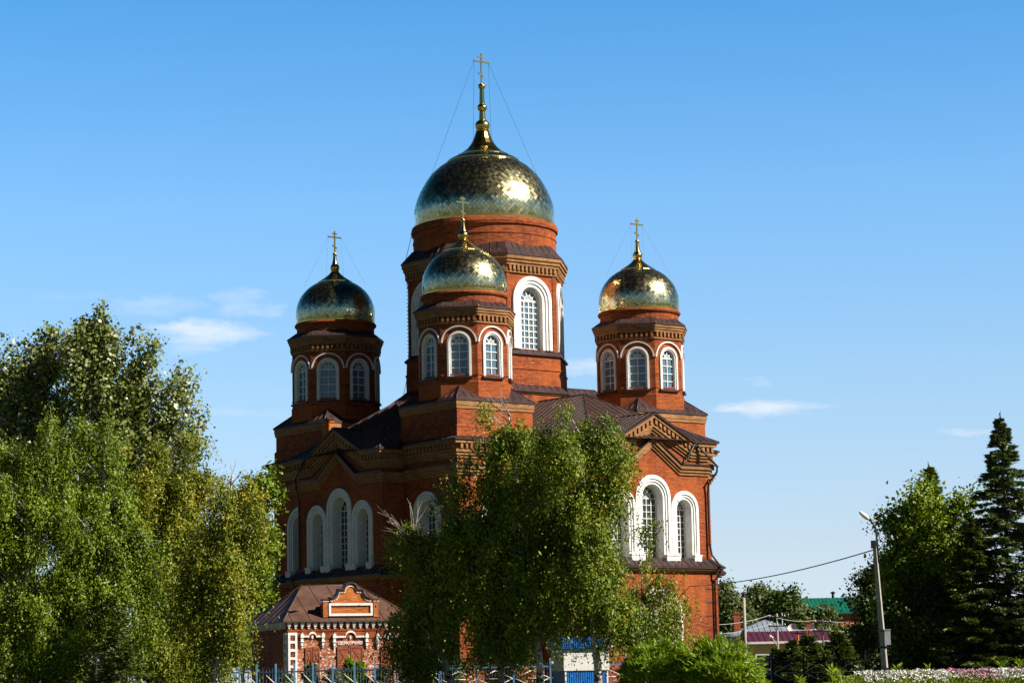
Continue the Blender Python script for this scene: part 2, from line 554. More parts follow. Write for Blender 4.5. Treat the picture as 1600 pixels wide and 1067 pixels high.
def bars(mb, r, z0, zs, o, c=0.0, nv=2, hstep=0.5, w=0.03, fan=4, mat=0, d=0.06, wc=None):
    for k in range(1, nv + 1):
        x = c - r + 2 * r * k / (nv + 1)
        mb.box(x - w, x + w, o, o + d, z0, zs, mat)
    nh = max(2, round((zs - z0) / hstep))
    for k in range(0, nh + 1):
        z = z0 + (zs - z0) * k / nh
        wk = w * (1.7 if k in (0, nh) else 1)
        mb.box(c - r, c + r, o, o + d * 0.8, z - wk, z + wk, mat)
    for k in range(1, fan + 1):
        a = math.pi * k / (fan + 1)
        p0 = (c + 0.0 * math.cos(a), zs); p1 = (c + r * math.cos(a), zs + r * math.sin(a))
        dx, dz = -math.sin(a) * w, math.cos(a) * w
        q = [(p0[0] + dx, p0[1] + dz), (p0[0] - dx, p0[1] - dz), (p1[0] - dx, p1[1] - dz), (p1[0] + dx, p1[1] + dz)]
        v = [mb.P(x, o + d * 0.7, z) for x, z in q] + [mb.P(x, o, z) for x, z in q]
        mb.add(v, [(0, 1, 2, 3), (0, 4, 5, 1), (3, 2, 6, 7)], mat)
    for r0, r1 in ((r * 0.42, r * 0.42 + 2 * w), (r - 2 * w, r)):
        mb.sweep([[mb.P(x, o + d, z) for x, z in arch(r1, zs, zs, c)][::-1], [mb.P(x, o + d, z) for x, z in arch(r0, zs, zs, c)][::-1], [mb.P(x, o, z) for x, z in arch(r0, zs, zs, c)][::-1]], mat)
    for sx in (-1, 1):
        mb.box(c + sx * (r - w), c + sx * (r + 0.0), o, o + d, z0, zs, mat)


# ------------------------------------------------------------------ ground
GZ = 0.7


def ground_z(x, y):
    t = min(1.0, max(0.0, (y - 15) / 70.0))
    return GZ * t * t * (3 - 2 * t)


def build_ground():
    mb = MB()
    xs = [-4000, -1500, -600, -250, -120, -60, -30, -10, 10, 30, 60, 120, 250, 600, 1500, 4000]
    ys = [-400, -100, -20, 0, 15, 25, 35, 45, 55, 65, 75, 85, 110, 150, 220, 400, 900, 2000, 5000]
    v = [(x, y, ground_z(x, y)) for y in ys for x in xs]
    n = len(xs)
    f = [(j * n + i, j * n + i + 1, (j + 1) * n + i + 1, (j + 1) * n + i) for j in range(len(ys) - 1) for i in range(n - 1)]
    mb.add(v, f, 0, smooth=True)
    m, t = newmat('meadow_ground')
    ob = t.n('ShaderNodeTexCoord').outputs['Object']
    a = t.noise(ob, 0.12, 6, 0.65); b = t.noise(ob, 3.0, 5, 0.7)
    c = t.mix(t.ramp(a, [(0.4, (0, 0, 0)), (0.62, (1, 1, 1))]), (0.05, 0.075, 0.02), (0.12, 0.11, 0.05))
    c = t.mix(t.m('MULTIPLY', b, 0.5), c, (0.03, 0.045, 0.012))
    finish(m, t, c, 0.95, bump=b, bstr=0.6, bdist=0.1, spec=0.1)
    structure(mb.build('ground', m))
    # paved path that runs past the fence
    p = MB()
    p.add([(-60, 131.4, GZ + .012), (60, 131.4, GZ + .012), (60, 134.2, GZ + .012), (-60, 134.2, GZ + .012)], [(0, 1, 2, 3)])
    structure(p.build('path', CONC))


build_ground()

# ------------------------------------------------------------------ church
CX, CY, TH = -1.94, 188.0, 0.6644
A, TT, HW = 11.774, 8.284, 5.33
church = thing('brick_church', 'large red brick church with five gold domes and white arched windows', 'church', (CX, CY, GZ), TH)
OFF = (0, 0, GZ)
NRM = {'front': (0, -1), 'side': (-1, 0), 'far': (1, 0), 'rear': (0, 1)}
ARM_P = {'front': 6.90, 'side': 1.90, 'far': 1.90, 'rear': 6.90}
ZE, ZE_ARM = 18.42, 18.2

UPPER = [(0.0, -0.10, 0.60, 0), (-0.10, -0.34, 0.48, 1), (-0.34, -0.74, 0.14, 1), (-0.74, -0.95, 0.32, 1), (-0.95, -1.14, 0.22, 1), (-1.14, -1.34, 0.11, 1)]
LOWER = [(0.0, -0.08, 0.42, 0), (-0.08, -0.36, 0.32, 1), (-0.36, -0.58, 0.20, 1), (-0.58, -0.78, 0.10, 1)]
SILL = [(0.0, -0.10, 0.74, 0), (-0.10, -0.22, 0.62, 1), (-0.22, -0.36, 0.44, 1)]


def winspec(half_out, top, bot, glass, prof, depth):
    zs = top - half_out
    return dict(ro=half_out, zs=zs, z0=bot, rg=glass, prof=prof, depth=depth)


def steps(ro, rin, depth):
    w = ro - rin
    return [(ro, 0.0), (ro, 0.12), (ro - 0.42 * w, 0.16), (ro - 0.45 * w, 0.07), (ro - 0.70 * w, 0.10), (ro - 0.74 * w, 0.03), (rin, 0.02), (rin, -depth)]


W_CENTER = winspec(1.60, 15.75, 9.45, 0.86, steps(1.60, 0.95, 0.75), 0.75)
W_SIDE = winspec(1.28, 14.70, 9.45, 0.60, steps(1.28, 0.68, 0.75), 0.75)
W_BODY = winspec(1.66, 15.00, 9.45, 0.82, steps(1.66, 0.98, 0.75), 0.75)


def make_window(nrm, dist, c, w, parent, nv, name='window', gmat=GLASS, hstep=0.5, blocks=True, fan=4, bw=0.026, sill=None, bmat=None):
    rin = w['prof'][-1][0]
    g = MB().frame(nrm, dist)
    pane(g, rin, w['z0'], w['zs'], -w['depth'], c)
    win = g.build(name, gmat, parent, OFF)
    s = MB().frame(nrm, dist)
    surround(s, w['prof'], w['z0'], w['zs'], c)
    # the ring of masonry that narrows the opening down to the glass
    if rin > w['rg'] + 0.01:
        d = -w['depth'] + 0.05
        s.sweep([[s.P(a, o, z) for a, z in arch(r, w['z0'], w['zs'], c)][::-1] for r, o in ((rin, d), (w['rg'], d), (w['rg'], -w['depth']))])
    if blocks:
        for sx in (-1, 1):
            e = w['ro'] - 0.27
            s.box(c + sx * e - 0.33, c + sx * e + 0.33, 0.0, 0.26, w['z0'] - 0.1, w['z0'] + 0.66)
            s.box(c + sx * e - 0.36, c + sx * e + 0.36, 0.0, 0.30, w['z0'] + 0.66, w['z0'] + 0.76)
    s.build('surround', WHITE, win)
    b = MB().frame(nrm, dist)
    bars(b, w['rg'], w['z0'] + 0.45, w['zs'], -w['depth'] + 0.02, c, nv, hstep, bw, fan)
    b.build('glazing_bars', bmat or WHITE, win)
    # children were built in church space; the windows carry no transform, so nothing to undo
    for ch in win.children:
        for v in ch.data.vertices:
            v.co.z -= GZ
    return win


def dentils(mb, a0, a1, z0, z1, o0, o1, mat=0, w=0.21, pitch=0.42):
    n = max(1, int((a1 - a0) / pitch))
    for k in range(n):
        x = a0 + (k + 0.5) * (a1 - a0) / n
        mb.box(x - w / 2, x + w / 2, o0, o1, z0, z1, mat)


walls, corn, sillr = MB(), MB(), MB()
# square body
for key, nv in NRM.items():
    p = ARM_P[key]
    walls.frame(nv, A)
    hc = [8.15, -8.15] if key != 'front' else [-8.15]
    holes = [arch(W_BODY['prof'][-1][0], W_BODY['z0'], W_BODY['zs'], c) for c in hc] if key in ('side', 'front') else []
    walls.wall([(-A, 9.4), (A, 9.4), (A, 18.2), (-A, 18.2)], holes, 0)
    walls.box(-A - 0.28, A + 0.279, -1.0, 0.28 if key in ('front', 'rear') else 0.279, 0.4, 9.42)
    # arm
    walls.frame(nv, A + p)
    hol = [arch(W_CENTER['prof'][-1][0], W_CENTER['z0'], W_CENTER['zs'], 0)] + [arch(W_SIDE['prof'][-1][0], W_SIDE['z0'], W_SIDE['zs'], c) for c in (-2.92, 2.92)]
    walls.wall([(-HW, 9.4), (HW, 9.4), (HW, 18.1), (3.4, 18.1), (0, 19.85), (-3.4, 18.1), (-HW, 18.1)], hol if key in ('front', 'side') else [], 0)
    for sx in (-1, 1):
        q = [walls.P(sx * HW, 0, 9.4), walls.P(sx * HW, -p, 9.4), walls.P(sx * HW, -p, 18.1), walls.P(sx * HW, 0, 18.1)]
        walls.poly(q if sx > 0 else q[::-1])
    LW = HW + 0.28
    q = [(-LW, 0.4), (LW, 0.4), (LW, 9.42), (-LW, 9.42)]
    walls.wall(q, [arch(1.12, 0.4, 5.9, 0)] if key == 'front' else [], 0.285)
    for sx in (-1, 1):
        q = [walls.P(sx * LW, 0.285, 0.4), walls.P(sx * LW, -p, 0.4), walls.P(sx * LW, -p, 9.42), walls.P(sx * LW, 0.285, 9.42)]
        walls.poly(q if sx > 0 else q[::-1])
    # mouldings of the arm: they climb with the gable on the front face
    corn.frame(nv, A + p)
    for t0, t1, o, mt in UPPER:
        e = HW + o
        corn.band([(-e, ZE_ARM), (-3.55, ZE_ARM), (0, ZE_ARM + 1.86), (3.55, ZE_ARM), (e, ZE_ARM)], t0, t1, 0, o, mt)
        for sx in (-1, 1):
            a0, a1 = sorted((sx * HW, sx * e))
            corn.box(a0, a1, -p, -0.002, ZE_ARM + t1, ZE_ARM + t0, mt)
    for t0, t1, o, mt in LOWER:
        e = HW + o
        corn.band([(-e, 16.60), (-2.55, 16.60), (0, 18.42), (2.55, 16.60), (e, 16.60)], t0, t1, 0, o, mt)
        for sx in (-1, 1):
            a0, a1 = sorted((sx * HW, sx * e))
            corn.box(a0, a1, -p, -0.002, 16.60 + t1, 16.60 + t0, mt)
    for sx in (-1, 1):
        for k in range(5):
            x = 3.75 + k * 0.42
            corn.box(sx * x - 0.105, sx * x + 0.105, 0.14, 0.42, ZE_ARM - 0.70, ZE_ARM - 0.36, 1)
        n = 9
        for k in range(n):
            x = 0.22 + k * 0.385; z = ZE_ARM + 1.86 * (1 - x / 3.55)
            corn.band([(sx * (x - 0.105), z + sx * 0.0 + 0.055), (sx * (x + 0.105), z - 0.055)][::(1 if sx > 0 else -1)], -0.36, -0.70, 0.14, 0.42, 1)
    # sill roofs
    sillr.frame(nv, A + p)
    e = HW
    P = sillr.P
    sillr.roof([P(-e, 0.0, 9.98), P(e, 0.0, 9.98), P(e + 0.76, 0.76, 9.34), P(-e - 0.76, 0.76, 9.34)], 0, 0.6)
    for sx in (-1, 1):
        sillr.roof([P(sx * e, 0, 9.98), P(sx * e, -p, 9.98), P(sx * (e + 0.76), -p, 9.34), P(sx * (e + 0.76), 0.76, 9.34)], 0, 0.6)
    sillr.frame(nv, A); P = sillr.P
    sillr.roof([P(-A, 0.0, 9.98), P(A, 0.0, 9.98), P(A + 0.76, 0.76, 9.34), P(-A - 0.76, 0.76, 9.34)], 0, 0.6)
    corn.frame(nv, A + p)
    for t0, t1, o, mt in SILL:
        ee = HW + o
        corn.band([(-ee, 9.335), (ee, 9.335)], t0, t1, 0.1, o, mt)
        for sx in (-1, 1):
            a0, a1 = sorted((sx * HW, sx * ee))
            corn.box(a0, a1, -p, 0.098, 9.335 + t1, 9.335 + t0, mt)
    # dentils along the main body
    corn.frame(nv, A)
    dentils(corn, -A - 0.1, A + 0.1, ZE - 0.70, ZE - 0.36, 0.13, 0.42, 1)
    for sx in (-1, 1):
        for k in range(5):     # dark strips stand for recessed lines at the lower corners of the arms
            corn.frame(nv, A + p)
            corn.box(sx * (HW - 0.35) - 0.5, sx * (HW - 0.35) + 0.5, 0.26, 0.31, 4.0 + k * 0.95, 4.07 + k * 0.95, 0)
# rings round the square body
for lst, z in ((UPPER, ZE), (LOWER, 16.70), (SILL, 9.335)):
    for t0, t1, o, mt in lst:
        corn.ring([(A - 0.1, z + t1), (A + o, z + t1), (A + o, z + t0), (A - 0.1, z + t0)], 4, mt, apothem=True)
walls.build('main_wall', BRICK, church, OFF)
corn.build('cornice', [ROOF, LBRICK], church, OFF)
sillr.build('sill_roof', ROOF, church, OFF)

for key in ('front', 'side'):
    nv, p = NRM[key], ARM_P[key]
    make_window(nv, A + p, 0.0, W_CENTER, church, 3, hstep=0.46)
    for c in (-2.92, 2.92):
        make_window(nv, A + p, c, W_SIDE, church, 2, hstep=0.46)
    for c in ((8.15, -8.15) if key == 'side' else (-8.15,)):
        make_window(nv, A, c, W_BODY, church, 3, hstep=0.46)

# roofs over the body and the arms
rf = MB()
RIDGE = {'front': (22.15, 11.5), 'side': (22.35, 8.4), 'far': (24.2, 10.6), 'rear': (24.2, 11.5)}
for key, nv in NRM.items():
    p = ARM_P[key]
    zr, ap = RIDGE[key]
    rf.frame(nv, 0.0); P = rf.P
    e, out = HW + 0.62, A + p + 0.62
    z0 = ZE_ARM + 0.012
    rf.roof([P(-e, out, z0), P(e, out, z0), P(0, ap, zr)], 0)
    for sx in (-1, 1):
        rf.roof([P(sx * e, out, z0), P(0, ap, zr), P(0, 3.0, zr), P(sx * e, 3.0, z0)], 0)
    # hips stay covered by a rolled sheet
    for sx in (-1, 1):
        rf.tube([P(sx * e, out, z0), P(0, ap, zr)], 0.06, 5)
    rf.tube([P(0, ap, zr), P(0, 3, zr)], 0.06, 5)
    # small gable roof in front
    zt, ln = ZE_ARM + 1.90, 3.6
    for sx in (-1, 1):
        rf.roof([P(0, out, zt), P(sx * 3.62, out, zt - 1.90), P(sx * 3.62, out - ln, zt - 1.90), P(0, out - ln - 0.4, zt)], 0)
    rf.tube([P(0, out + 0.02, zt), P(0, out - ln, zt)], 0.05, 5)
# roof of the square corners
rf.frame((0, -1), 0)
for nv in NRM.values():
    rf.frame(nv, 0); P = rf.P
    e = A + 0.62
    rf.roof([P(-e, e, ZE + 0.012), P(e, e, ZE + 0.012), P(6, 6, ZE + 1.9), P(-6, 6, ZE + 1.9)], 0)
roof = rf.build('roof', ROOF, church, OFF)

ch = MB(); ch.frame((-1, 0), 0)
ch.box(-4.12, -3.50, 11.78, 12.40, 18.0, 20.95); ch.box(-4.18, -3.44, 11.72, 12.46, 20.95, 21.1)
chim = ch
cx0, cy0 = -12.09, 3.81
chim.add([(cx0 - .42, cy0 - .42, 21.1), (cx0 + .42, cy0 - .42, 21.1), (cx0 + .42, cy0 + .42, 21.1), (cx0 - .42, cy0 + .42, 21.1), (cx0, cy0, 21.42)], [(0, 1, 4), (1, 2, 4), (2, 3, 4), (3, 0, 4)], 1)
chim.build('chimney', [BRICK_OR, ROOF], roof, OFF)


def gold_dome(mb, prof, n, seed, tile_mat=0):
    """diamond sheet-metal tiles, each a plate of its own, laid over the dome profile (r, z) from the base up"""
    rng = random.Random(seed)
    P = [Vector((r, z)) for r, z in prof]
    ln = [0.0]
    for i in range(1, len(P)):
        ln.append(ln[-1] + (P[i] - P[i - 1]).length)

    def pt(s):
        s = max(0, min(ln[-1], s))
        for i in range(1, len(P)):
            if s <= ln[i] + 1e-9:
                t = (s - ln[i - 1]) / max(1e-9, ln[i] - ln[i - 1])
                return P[i - 1].lerp(P[i], t)
        return P[-1]
    s, rows = 0.0, [0.0]
    while s < ln[-1]:
        r = pt(s).x
        s += max(0.09, math.pi * r / n * 1.02)
        rows.append(s)
    for j in range(1, len(rows) - 1):
        for i in range(n):
            ph = 2 * math.pi * (i + 0.5 * (j % 2)) / n
            hw = math.pi / n * 0.955
            q = []
            for (ds, da) in ((rows[j - 1], 0), (rows[j], hw), (rows[min(j + 1, len(rows) - 1)], 0), (rows[j], -hw)):
                c = pt(ds if da == 0 else ds)
                q.append(Vector((c.x * math.cos(ph + da), c.x * math.sin(ph + da), c.y)))
            cen = (q[0] + q[1] + q[2] + q[3]) / 4
            nr = (q[1] - q[3]).cross(q[2] - q[0]).normalized()
            tl, tb = rng.gauss(0, 0.017), rng.gauss(0.012, 0.019)
            w = (q[1] - q[3]).length
            q[0] = cen + (q[0] - cen) * 0.96 + nr * (tb * w)
            q[2] = cen + (q[2] - cen) * 0.96 - nr * (tb * w)
            q[1] = q[1] + nr * tl * w; q[3] = q[3] - nr * tl * w
            mid = cen + nr * 0.012 * w
            up = nr * 0.012
            mb.add([tuple(v + up) for v in q], [(0, 1, 2, 3)], tile_mat)
    mb.ring([(max(0.01, r - 0.035), z) for r, z in prof], 48, 2, smooth=True)


def cross(mb, z0, z1, hb, w=0.05, d=0.035, mat=0):
    h = z1 - z0
    def bar(x0, x1, za, zb, ww):
        vx, vz = x1 - x0, zb - za
        L = math.hypot(vx, vz); nx, nz = -vz / L * ww, vx / L * ww
        q = [(x0 + nx, za + nz), (x0 - nx, za - nz), (x1 - nx, zb - nz), (x1 + nx, zb + nz)]
        v = [(x, -d, z) for x, z in q] + [(x, d, z) for x, z in q]
        mb.add(v, [(0, 1, 2, 3), (7, 6, 5, 4), (0, 4, 5, 1), (1, 5, 6, 2), (2, 6, 7, 3), (3, 7, 4, 0)], mat)
    bar(0, 0.0001, z0, z1, w)
    zb = z0 + h * 0.74
    bar(-hb, hb, zb, zb, w)
    bar(-hb * 0.38, hb * 0.38, z0 + h * 0.90, z0 + h * 0.90, w)
    bar(-hb * 0.36, hb * 0.36, z0 + h * 0.36, z0 + h * 0.24, w)
    for x, z in ((-hb, zb), (hb, zb), (0, z1)):
        mb.add([(x + a * 0.07, b * 0.055, z + c * 0.07) for a, b, c in ((1, 0, 0), (-1, 0, 0), (0, 1, 0), (0, -1, 0), (0, 0, 1), (0, 0, -1))],
               [(0, 2, 4), (2, 1, 4), (1, 3, 4), (3, 0, 4), (2, 0, 5), (1, 2, 5), (3, 1, 5), (0, 3, 5)], mat)


def ball(mb, z, r, mat=0, n=24, sq=1.0):
    mb.ring([(max(0.001, r * math.cos(a)), z + sq * r * math.sin(a)) for a in [R(-88 + 176 * k / 12) for k in range(13)]], n, mat, smooth=True)


def octagon_windows(parent, Ap, w, bars_h, nv, gmat, recess=True, arc=None, block=False, fan=3, bw=0.03, sill=True, name='window'):
    ws = []
    for k in range(8):
        a = k * math.pi / 4
        nvv = (math.cos(a), math.sin(a))
        g = MB().frame(nvv, Ap)
        rin = w['prof'][-1][0]
        pane(g, rin, w['z0'], w['zs'], -w['depth'], 0, 1)
        surround(g, w['prof'], w['z0'], w['zs'], 0, 0)
        if rin > w['rg'] + .01:
            d = -w['depth'] + 0.05
            g.sweep([[g.P(s_, o, z) for s_, z in arch(r, w['z0'], w['zs'], 0)][::-1] for r, o in ((rin, d), (w['rg'], d), (w['rg'], -w['depth']))], 0)
        bars(g, w['rg'], w['z0'] + 0.06, w['zs'], -w['depth'] + 0.02, 0, nv, bars_h, bw, fan, 0)
        if sill:
            g.box(-w['ro'] - 0.08, w['ro'] + 0.08, -0.3, 0.2, w['z0'] - 0.14, w['z0'], 2)
        g.build(name, [WHITE, gmat, ROOF], parent)


# ---- corner towers
W_TW = winspec(0.86, 26.15 - GZ, 22.95 - GZ, 0.60, [(0.86, 0), (0.86, 0.10), (0.72, 0.12), (0.70, 0.05), (0.62, 0.05), (0.62, -0.2)], 0.2)


def make_tower():
    z = -GZ
    AP = 3.15
    w = MB()
    hf = AP * math.tan(math.pi / 8)
    for k in range(8):
        a = k * math.pi / 4
        w.frame((math.cos(a), math.sin(a)), AP)
        w.wall([(-hf, 20.5 + z), (hf, 20.5 + z), (hf, 27.6 + z), (-hf, 27.6 + z)], [arch(0.62, W_TW['z0'], W_TW['zs'], 0)], 0)
        w.box(-hf, hf, -0.05, 0.05, 23.02 + z, 23.12 + z)
        # slim corner strips
    w.ring([(AP, 20.4 + z), (AP + 0.07, 20.4 + z), (AP + 0.07, 22.55 + z), (AP, 22.62 + z)], 8, 0, apothem=True)
    # pedestal
    w.ring([(3.35, 17.6 + z), (3.35, 21.2 + z)], 4, 0, apothem=True)
    tw = w.build('tower', BRICK, church)
    c = MB()
    for r0, r1, za, zb in ((3.30, 3.42, 20.55, 20.78), (3.30, 3.46, 20.78, 21.1),):
        c.ring([(r0, za + z), (r1, za + z), (r1, zb + z), (r0, zb + z)], 4, 1, apothem=True)
    c.ring([(3.3, 18.6 + z), (3.45, 18.6 + z), (3.45, 19.35 + z), (3.36, 19.45 + z)], 4, 2, apothem=True)
    for r1, za, zb in ((AP + 0.10, 26.72, 26.84), (AP + 0.17, 27.24, 27.42), (AP + 0.24, 27.42, 27.60), (AP + 0.31, 27.60, 27.78)):
        c.ring([(AP - 0.1, za + z), (r1, za + z), (r1, zb + z), (AP - 0.1, zb + z)], 8, 1, apothem=True)
    for k in range(8):
        a = k * math.pi / 4
        c.frame((math.cos(a), math.sin(a)), AP)
        dentils(c, -hf, hf, 26.88 + z, 27.24 + z, 0.0, 0.17, 1, 0.17, 0.33)
        # white label arch over each window
        pts = arch(hf - 0.03, 25.35 + z, 25.35 + z, 0, 20, 1.2)
        pin = arch(hf - 0.12, 25.35 + z, 25.35 + z, 0, 20, 1.11)
        c.sweep([[c.P(s_, o, q) for s_, q in l][::-1] for l, o in ((pts, 0), (pts, 0.13), (pin, 0.13), (pin, 0))], 3)
    c.ring([(2.95, 28.84 + z), (3.10, 28.86 + z), (3.16, 28.98 + z), (3.08, 29.12 + z), (2.9, 29.14 + z)], 48, 2)
    c.build('cornice', [ROOF, LBRICK, BRICK, WHITE], tw)
    r = MB()
    r.ring([(3.46, 21.12 + z), (3.52, 21.12 + z), (3.52, 21.2 + z), (1.9, 22.62 + z)], 4, 0, apothem=True)
    for k in range(4):
        a = R(45 + 90 * k)
        r.tube([(3.52 * 1.414 * math.cos(a), 3.52 * 1.414 * math.sin(a), 21.21 + z), (2.2 * 1.414 * math.cos(a), 2.2 * 1.414 * math.sin(a), 22.38 + z)], 0.05, 5)
        r.frame((math.cos(R(90 * k)), math.sin(R(90 * k))), 0)
        P = r.P
        for s_ in [(-3.1 + 0.62 * i) for i in range(11)]:
            o1 = max(abs(s_), 2.9)
            if o1 < 3.4:
                za = lambda o: 21.2 + z + (3.52 - o) * 1.42 / 1.62
                r.tube([P(s_, 3.52, za(3.52) + .012), P(s_, o1, za(o1) + .012)], 0.028, 4)
    r2 = MB()
    r2.ring([(AP + 0.31, 27.78 + z), (AP + 0.37, 27.78 + z), (AP + 0.37, 27.87 + z), (2.85, 28.38 + z)], 8, 0, apothem=True)
    for k in range(8):
        a = k * math.pi / 4
        r2.frame((math.cos(a), math.sin(a)), 0); P = r2.P
        for s_ in (-1.2, -.6, 0, .6, 1.2):
            r2.tube([P(s_, AP + .37, 27.885 + z), P(s_ * 0.82, 2.87, 28.375 + z)], 0.025, 4)
    r2.build('tower_roof', ROOF, tw)
    r.build('pedestal_roof', ROOF, tw)
    dr = MB()
    dr.ring([(2.98, 28.1 + z), (2.98, 28.86 + z)], 48, 0)
    dr.build('dome_drum', BRICK, tw)
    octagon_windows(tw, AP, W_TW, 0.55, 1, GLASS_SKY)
    d = MB()
    prof = [(2.90, 29.14 + z), (2.97, 29.3 + z), (3.02, 29.6 + z), (3.03, 29.9 + z)]
    for k in range(1, 15):
        a = R(k * 4.55)
        prof.append((3.03 * math.cos(a) ** 0.97, 29.9 + z + 2.73 * math.sin(a)))
    gold_dome(d, prof, 66, 5)
    d.ring([(3.05, 29.12 + z), (3.06, 29.24 + z), (2.96, 29.27 + z)], 48, 1, smooth=False)
    d.ring([(1.20, 32.30 + z), (1.36, 32.36 + z), (1.36, 32.44 + z), (1.16, 32.55 + z), (0.8, 32.78 + z), (0.5, 33.02 + z), (0.30, 33.24 + z)], 16, 1)
    ball(d, 33.55 + z, 0.37, 1, 20, 0.9)
    d.ring([(0.30, 33.24 + z), (0.33, 33.3 + z), (0.2, 33.35 + z)], 16, 1)
    d.ring([(0.24, 33.82 + z), (0.17, 34.1 + z), (0.12, 34.55 + z)], 16, 1, smooth=True)
    ball(d, 34.62 + z, 0.17, 1, 16)
    d.build('dome', [GOLD, GOLD_S, SEAM], tw)
    cr = MB(); cross(cr, 34.7 + z, 36.4 + z, 0.6)
    cr.build('cross', GOLD_S, tw)
    gw = MB()
    for sx in (-1, 1):
        for sy in (-1, 1):
            gw.tube([(sx * 0.58, 0, 35.95 + z), (sx * 1.9, sy * 1.5, 32.05 + z)], 0.005, 3)
    gw.build('guy_wire', CABLE, tw)
    return tw


tower = make_tower()
for i, (sx, sy) in enumerate(((-1, -1), (-1, 1), (1, -1), (1, 1))):
    o = tower if i == 0 else copy_tree(tower, church)
    o.location = (sx * TT, sy * TT, 0)

# ---- central drum and dome
W_CD = winspec(1.82, 31.62 - GZ, 26.10 - GZ, 0.86, [(1.82, 0), (1.82, 0.16), (1.52, 0.2), (1.48, 0.1), (1.28, 0.13), (1.24, 0.04), (1.02, 0.03), (1.02, -0.45)], 0.45)


def make_central():
    z = -GZ
    AP = 5.6
    w = MB()
    hf = AP * math.tan(math.pi / 8)
    for k in range(8):
        a = k * math.pi / 4
        w.frame((math.cos(a), math.sin(a)), AP)
        w.wall([(-hf, 25.6 + z), (hf, 25.6 + z), (hf, 32.9 + z), (-hf, 32.9 + z)], [arch(1.02, W_CD['z0'], W_CD['zs'], 0)], 0)
        for sx in (-1, 1):
            w.box(sx * (hf - 0.13) - 0.16, sx * (hf - 0.13) + 0.13, 0, 0.045, 26.0 + z, 32.0 + z)
    w.ring([(6.2, 16.5 + z), (6.2, 22.9 + z)], 8, 0, apothem=True)
    w.ring([(5.86, 22.6 + z), (5.86, 24.5 + z), (5.92, 24.55 + z), (5.92, 24.65 + z), (5.84, 24.7 + z), (5.80, 25.7 + z)], 8, 0, apothem=True)
    dm = w.build('central_drum', BRICK, church)
    c = MB()
    for r1, za, zb in ((AP + 0.14, 31.78, 31.92), (AP + 0.12, 31.92, 32.34), (AP + 0.28, 32.34, 32.55), (AP + 0.38, 32.55, 32.8), (AP + 0.48, 32.8, 33.08)):
        c.ring([(AP - 0.1, za + z), (r1, za + z), (r1, zb + z), (AP - 0.1, zb + z)], 8, 1, apothem=True)
    for k in range(8):
        a = k * math.pi / 4
        c.frame((math.cos(a), math.sin(a)), AP)
        dentils(c, -hf, hf, 31.96 + z, 32.34 + z, 0.1, 0.27, 1, 0.2, 0.38)
    c.build('cornice', [ROOF, LBRICK, BRICK], dm)
    c = MB()
    c.ring([(6.15, 22.62 + z), (6.3, 22.7 + z), (6.3, 22.82 + z), (6.1, 22.86 + z)], 8, 1, apothem=True)
    c.build('base_moulding', [ROOF, LBRICK, BRICK], dm)
    c = MB()
    c.ring([(5.5, 35.55 + z), (5.62, 35.6 + z), (5.66, 35.8 + z), (5.58, 36.1 + z), (5.35, 36.2 + z)], 72, 2)
    c.ring([(5.48, 34.85 + z), (5.53, 34.88 + z), (5.53, 34.98 + z), (5.48, 35.0 + z)], 72, 2)
    c.build('drum_moulding', [ROOF, LBRICK, BRICK], dm)
    for za, r0, zb, r1, st in ((33.16, AP + 0.54, 34.15, 5.3, 6), (26.12, 5.55, 25.74, 5.98, 0), (23.42, 5.84, 22.92, 6.42, 0)):
        r = MB()
        if st:
            r.ring([(AP + 0.4, 33.08 + z), (r0, 33.08 + z), (r0, za + z), (r1, zb + z)], 8, 0, apothem=True)
        else:
            r.ring([(r1 - 0.15, zb - 0.1 + z), (r1, zb - 0.1 + z), (r1, zb + z), (r0, za + z)], 8, 0, apothem=True)
        for k in range(8):
            a = k * math.pi / 4
            r.frame((math.cos(a), math.sin(a)), 0); P = r.P
            for i in range(-3, 4):
                s_ = i * 0.62
                r.tube([P(s_, r0, za + z + .015), P(s_ * r1 / r0, r1, zb + z + .015)], 0.03, 4)
        r.build('drum_roof' if st else 'skirt_roof', ROOF, dm)
    dr = MB()
    dr.ring([(5.48, 33.4 + z), (5.48, 35.6 + z)], 72, 0)
    dr.build('dome_drum', BRICK, dm)
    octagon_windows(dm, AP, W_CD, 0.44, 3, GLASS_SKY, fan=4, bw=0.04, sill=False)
    d = MB()
    prof = [(5.2, 36.2 + z), (5.27, 36.5 + z), (5.34, 37.0 + z), (5.35, 37.5 + z), (5.24, 38.05 + z), (5.02, 38.65 + z), (4.72, 39.25 + z), (4.36, 39.85 + z), (3.92, 40.4 + z), (3.4, 40.88 + z), (2.9, 41.2 + z), (2.7, 41.32 + z)]
    # refine the profile
    fine = []
    for i in range(len(prof) - 1):
        p0, p1, p2, p3 = (Vector(prof[max(0, min(len(prof) - 1, i + k))]) for k in (-1, 0, 1, 2))
        for j in range(4):
            t = j / 4
            q = 0.5 * ((2 * p1) + (p2 - p0) * t + (2 * p0 - 5 * p1 + 4 * p2 - p3) * t * t + (3 * p1 - p0 - 3 * p2 + p3) * t ** 3)
            fine.append((q.x, q.y))
    fine.append(prof[-1])
    gold_dome(d, fine, 96, 9)
    d.ring([(5.42, 36.15 + z), (5.44, 36.34 + z), (5.28, 36.38 + z)], 72, 1)
    d.ring([(2.7, 41.2 + z), (2.83, 41.27 + z), (2.83, 41.36 + z), (2.62, 41.52 + z), (2.2, 41.72 + z), (2.02, 41.78 + z), (2.02, 41.86 + z)], 32, 1)
    d.ring([(2.02, 41.86 + z), (1.62, 42.06 + z), (1.22, 42.38 + z), (0.92, 42.75 + z), (0.72, 43.15 + z), (0.56, 43.62 + z), (0.5, 43.75 + z)], 16, 1)
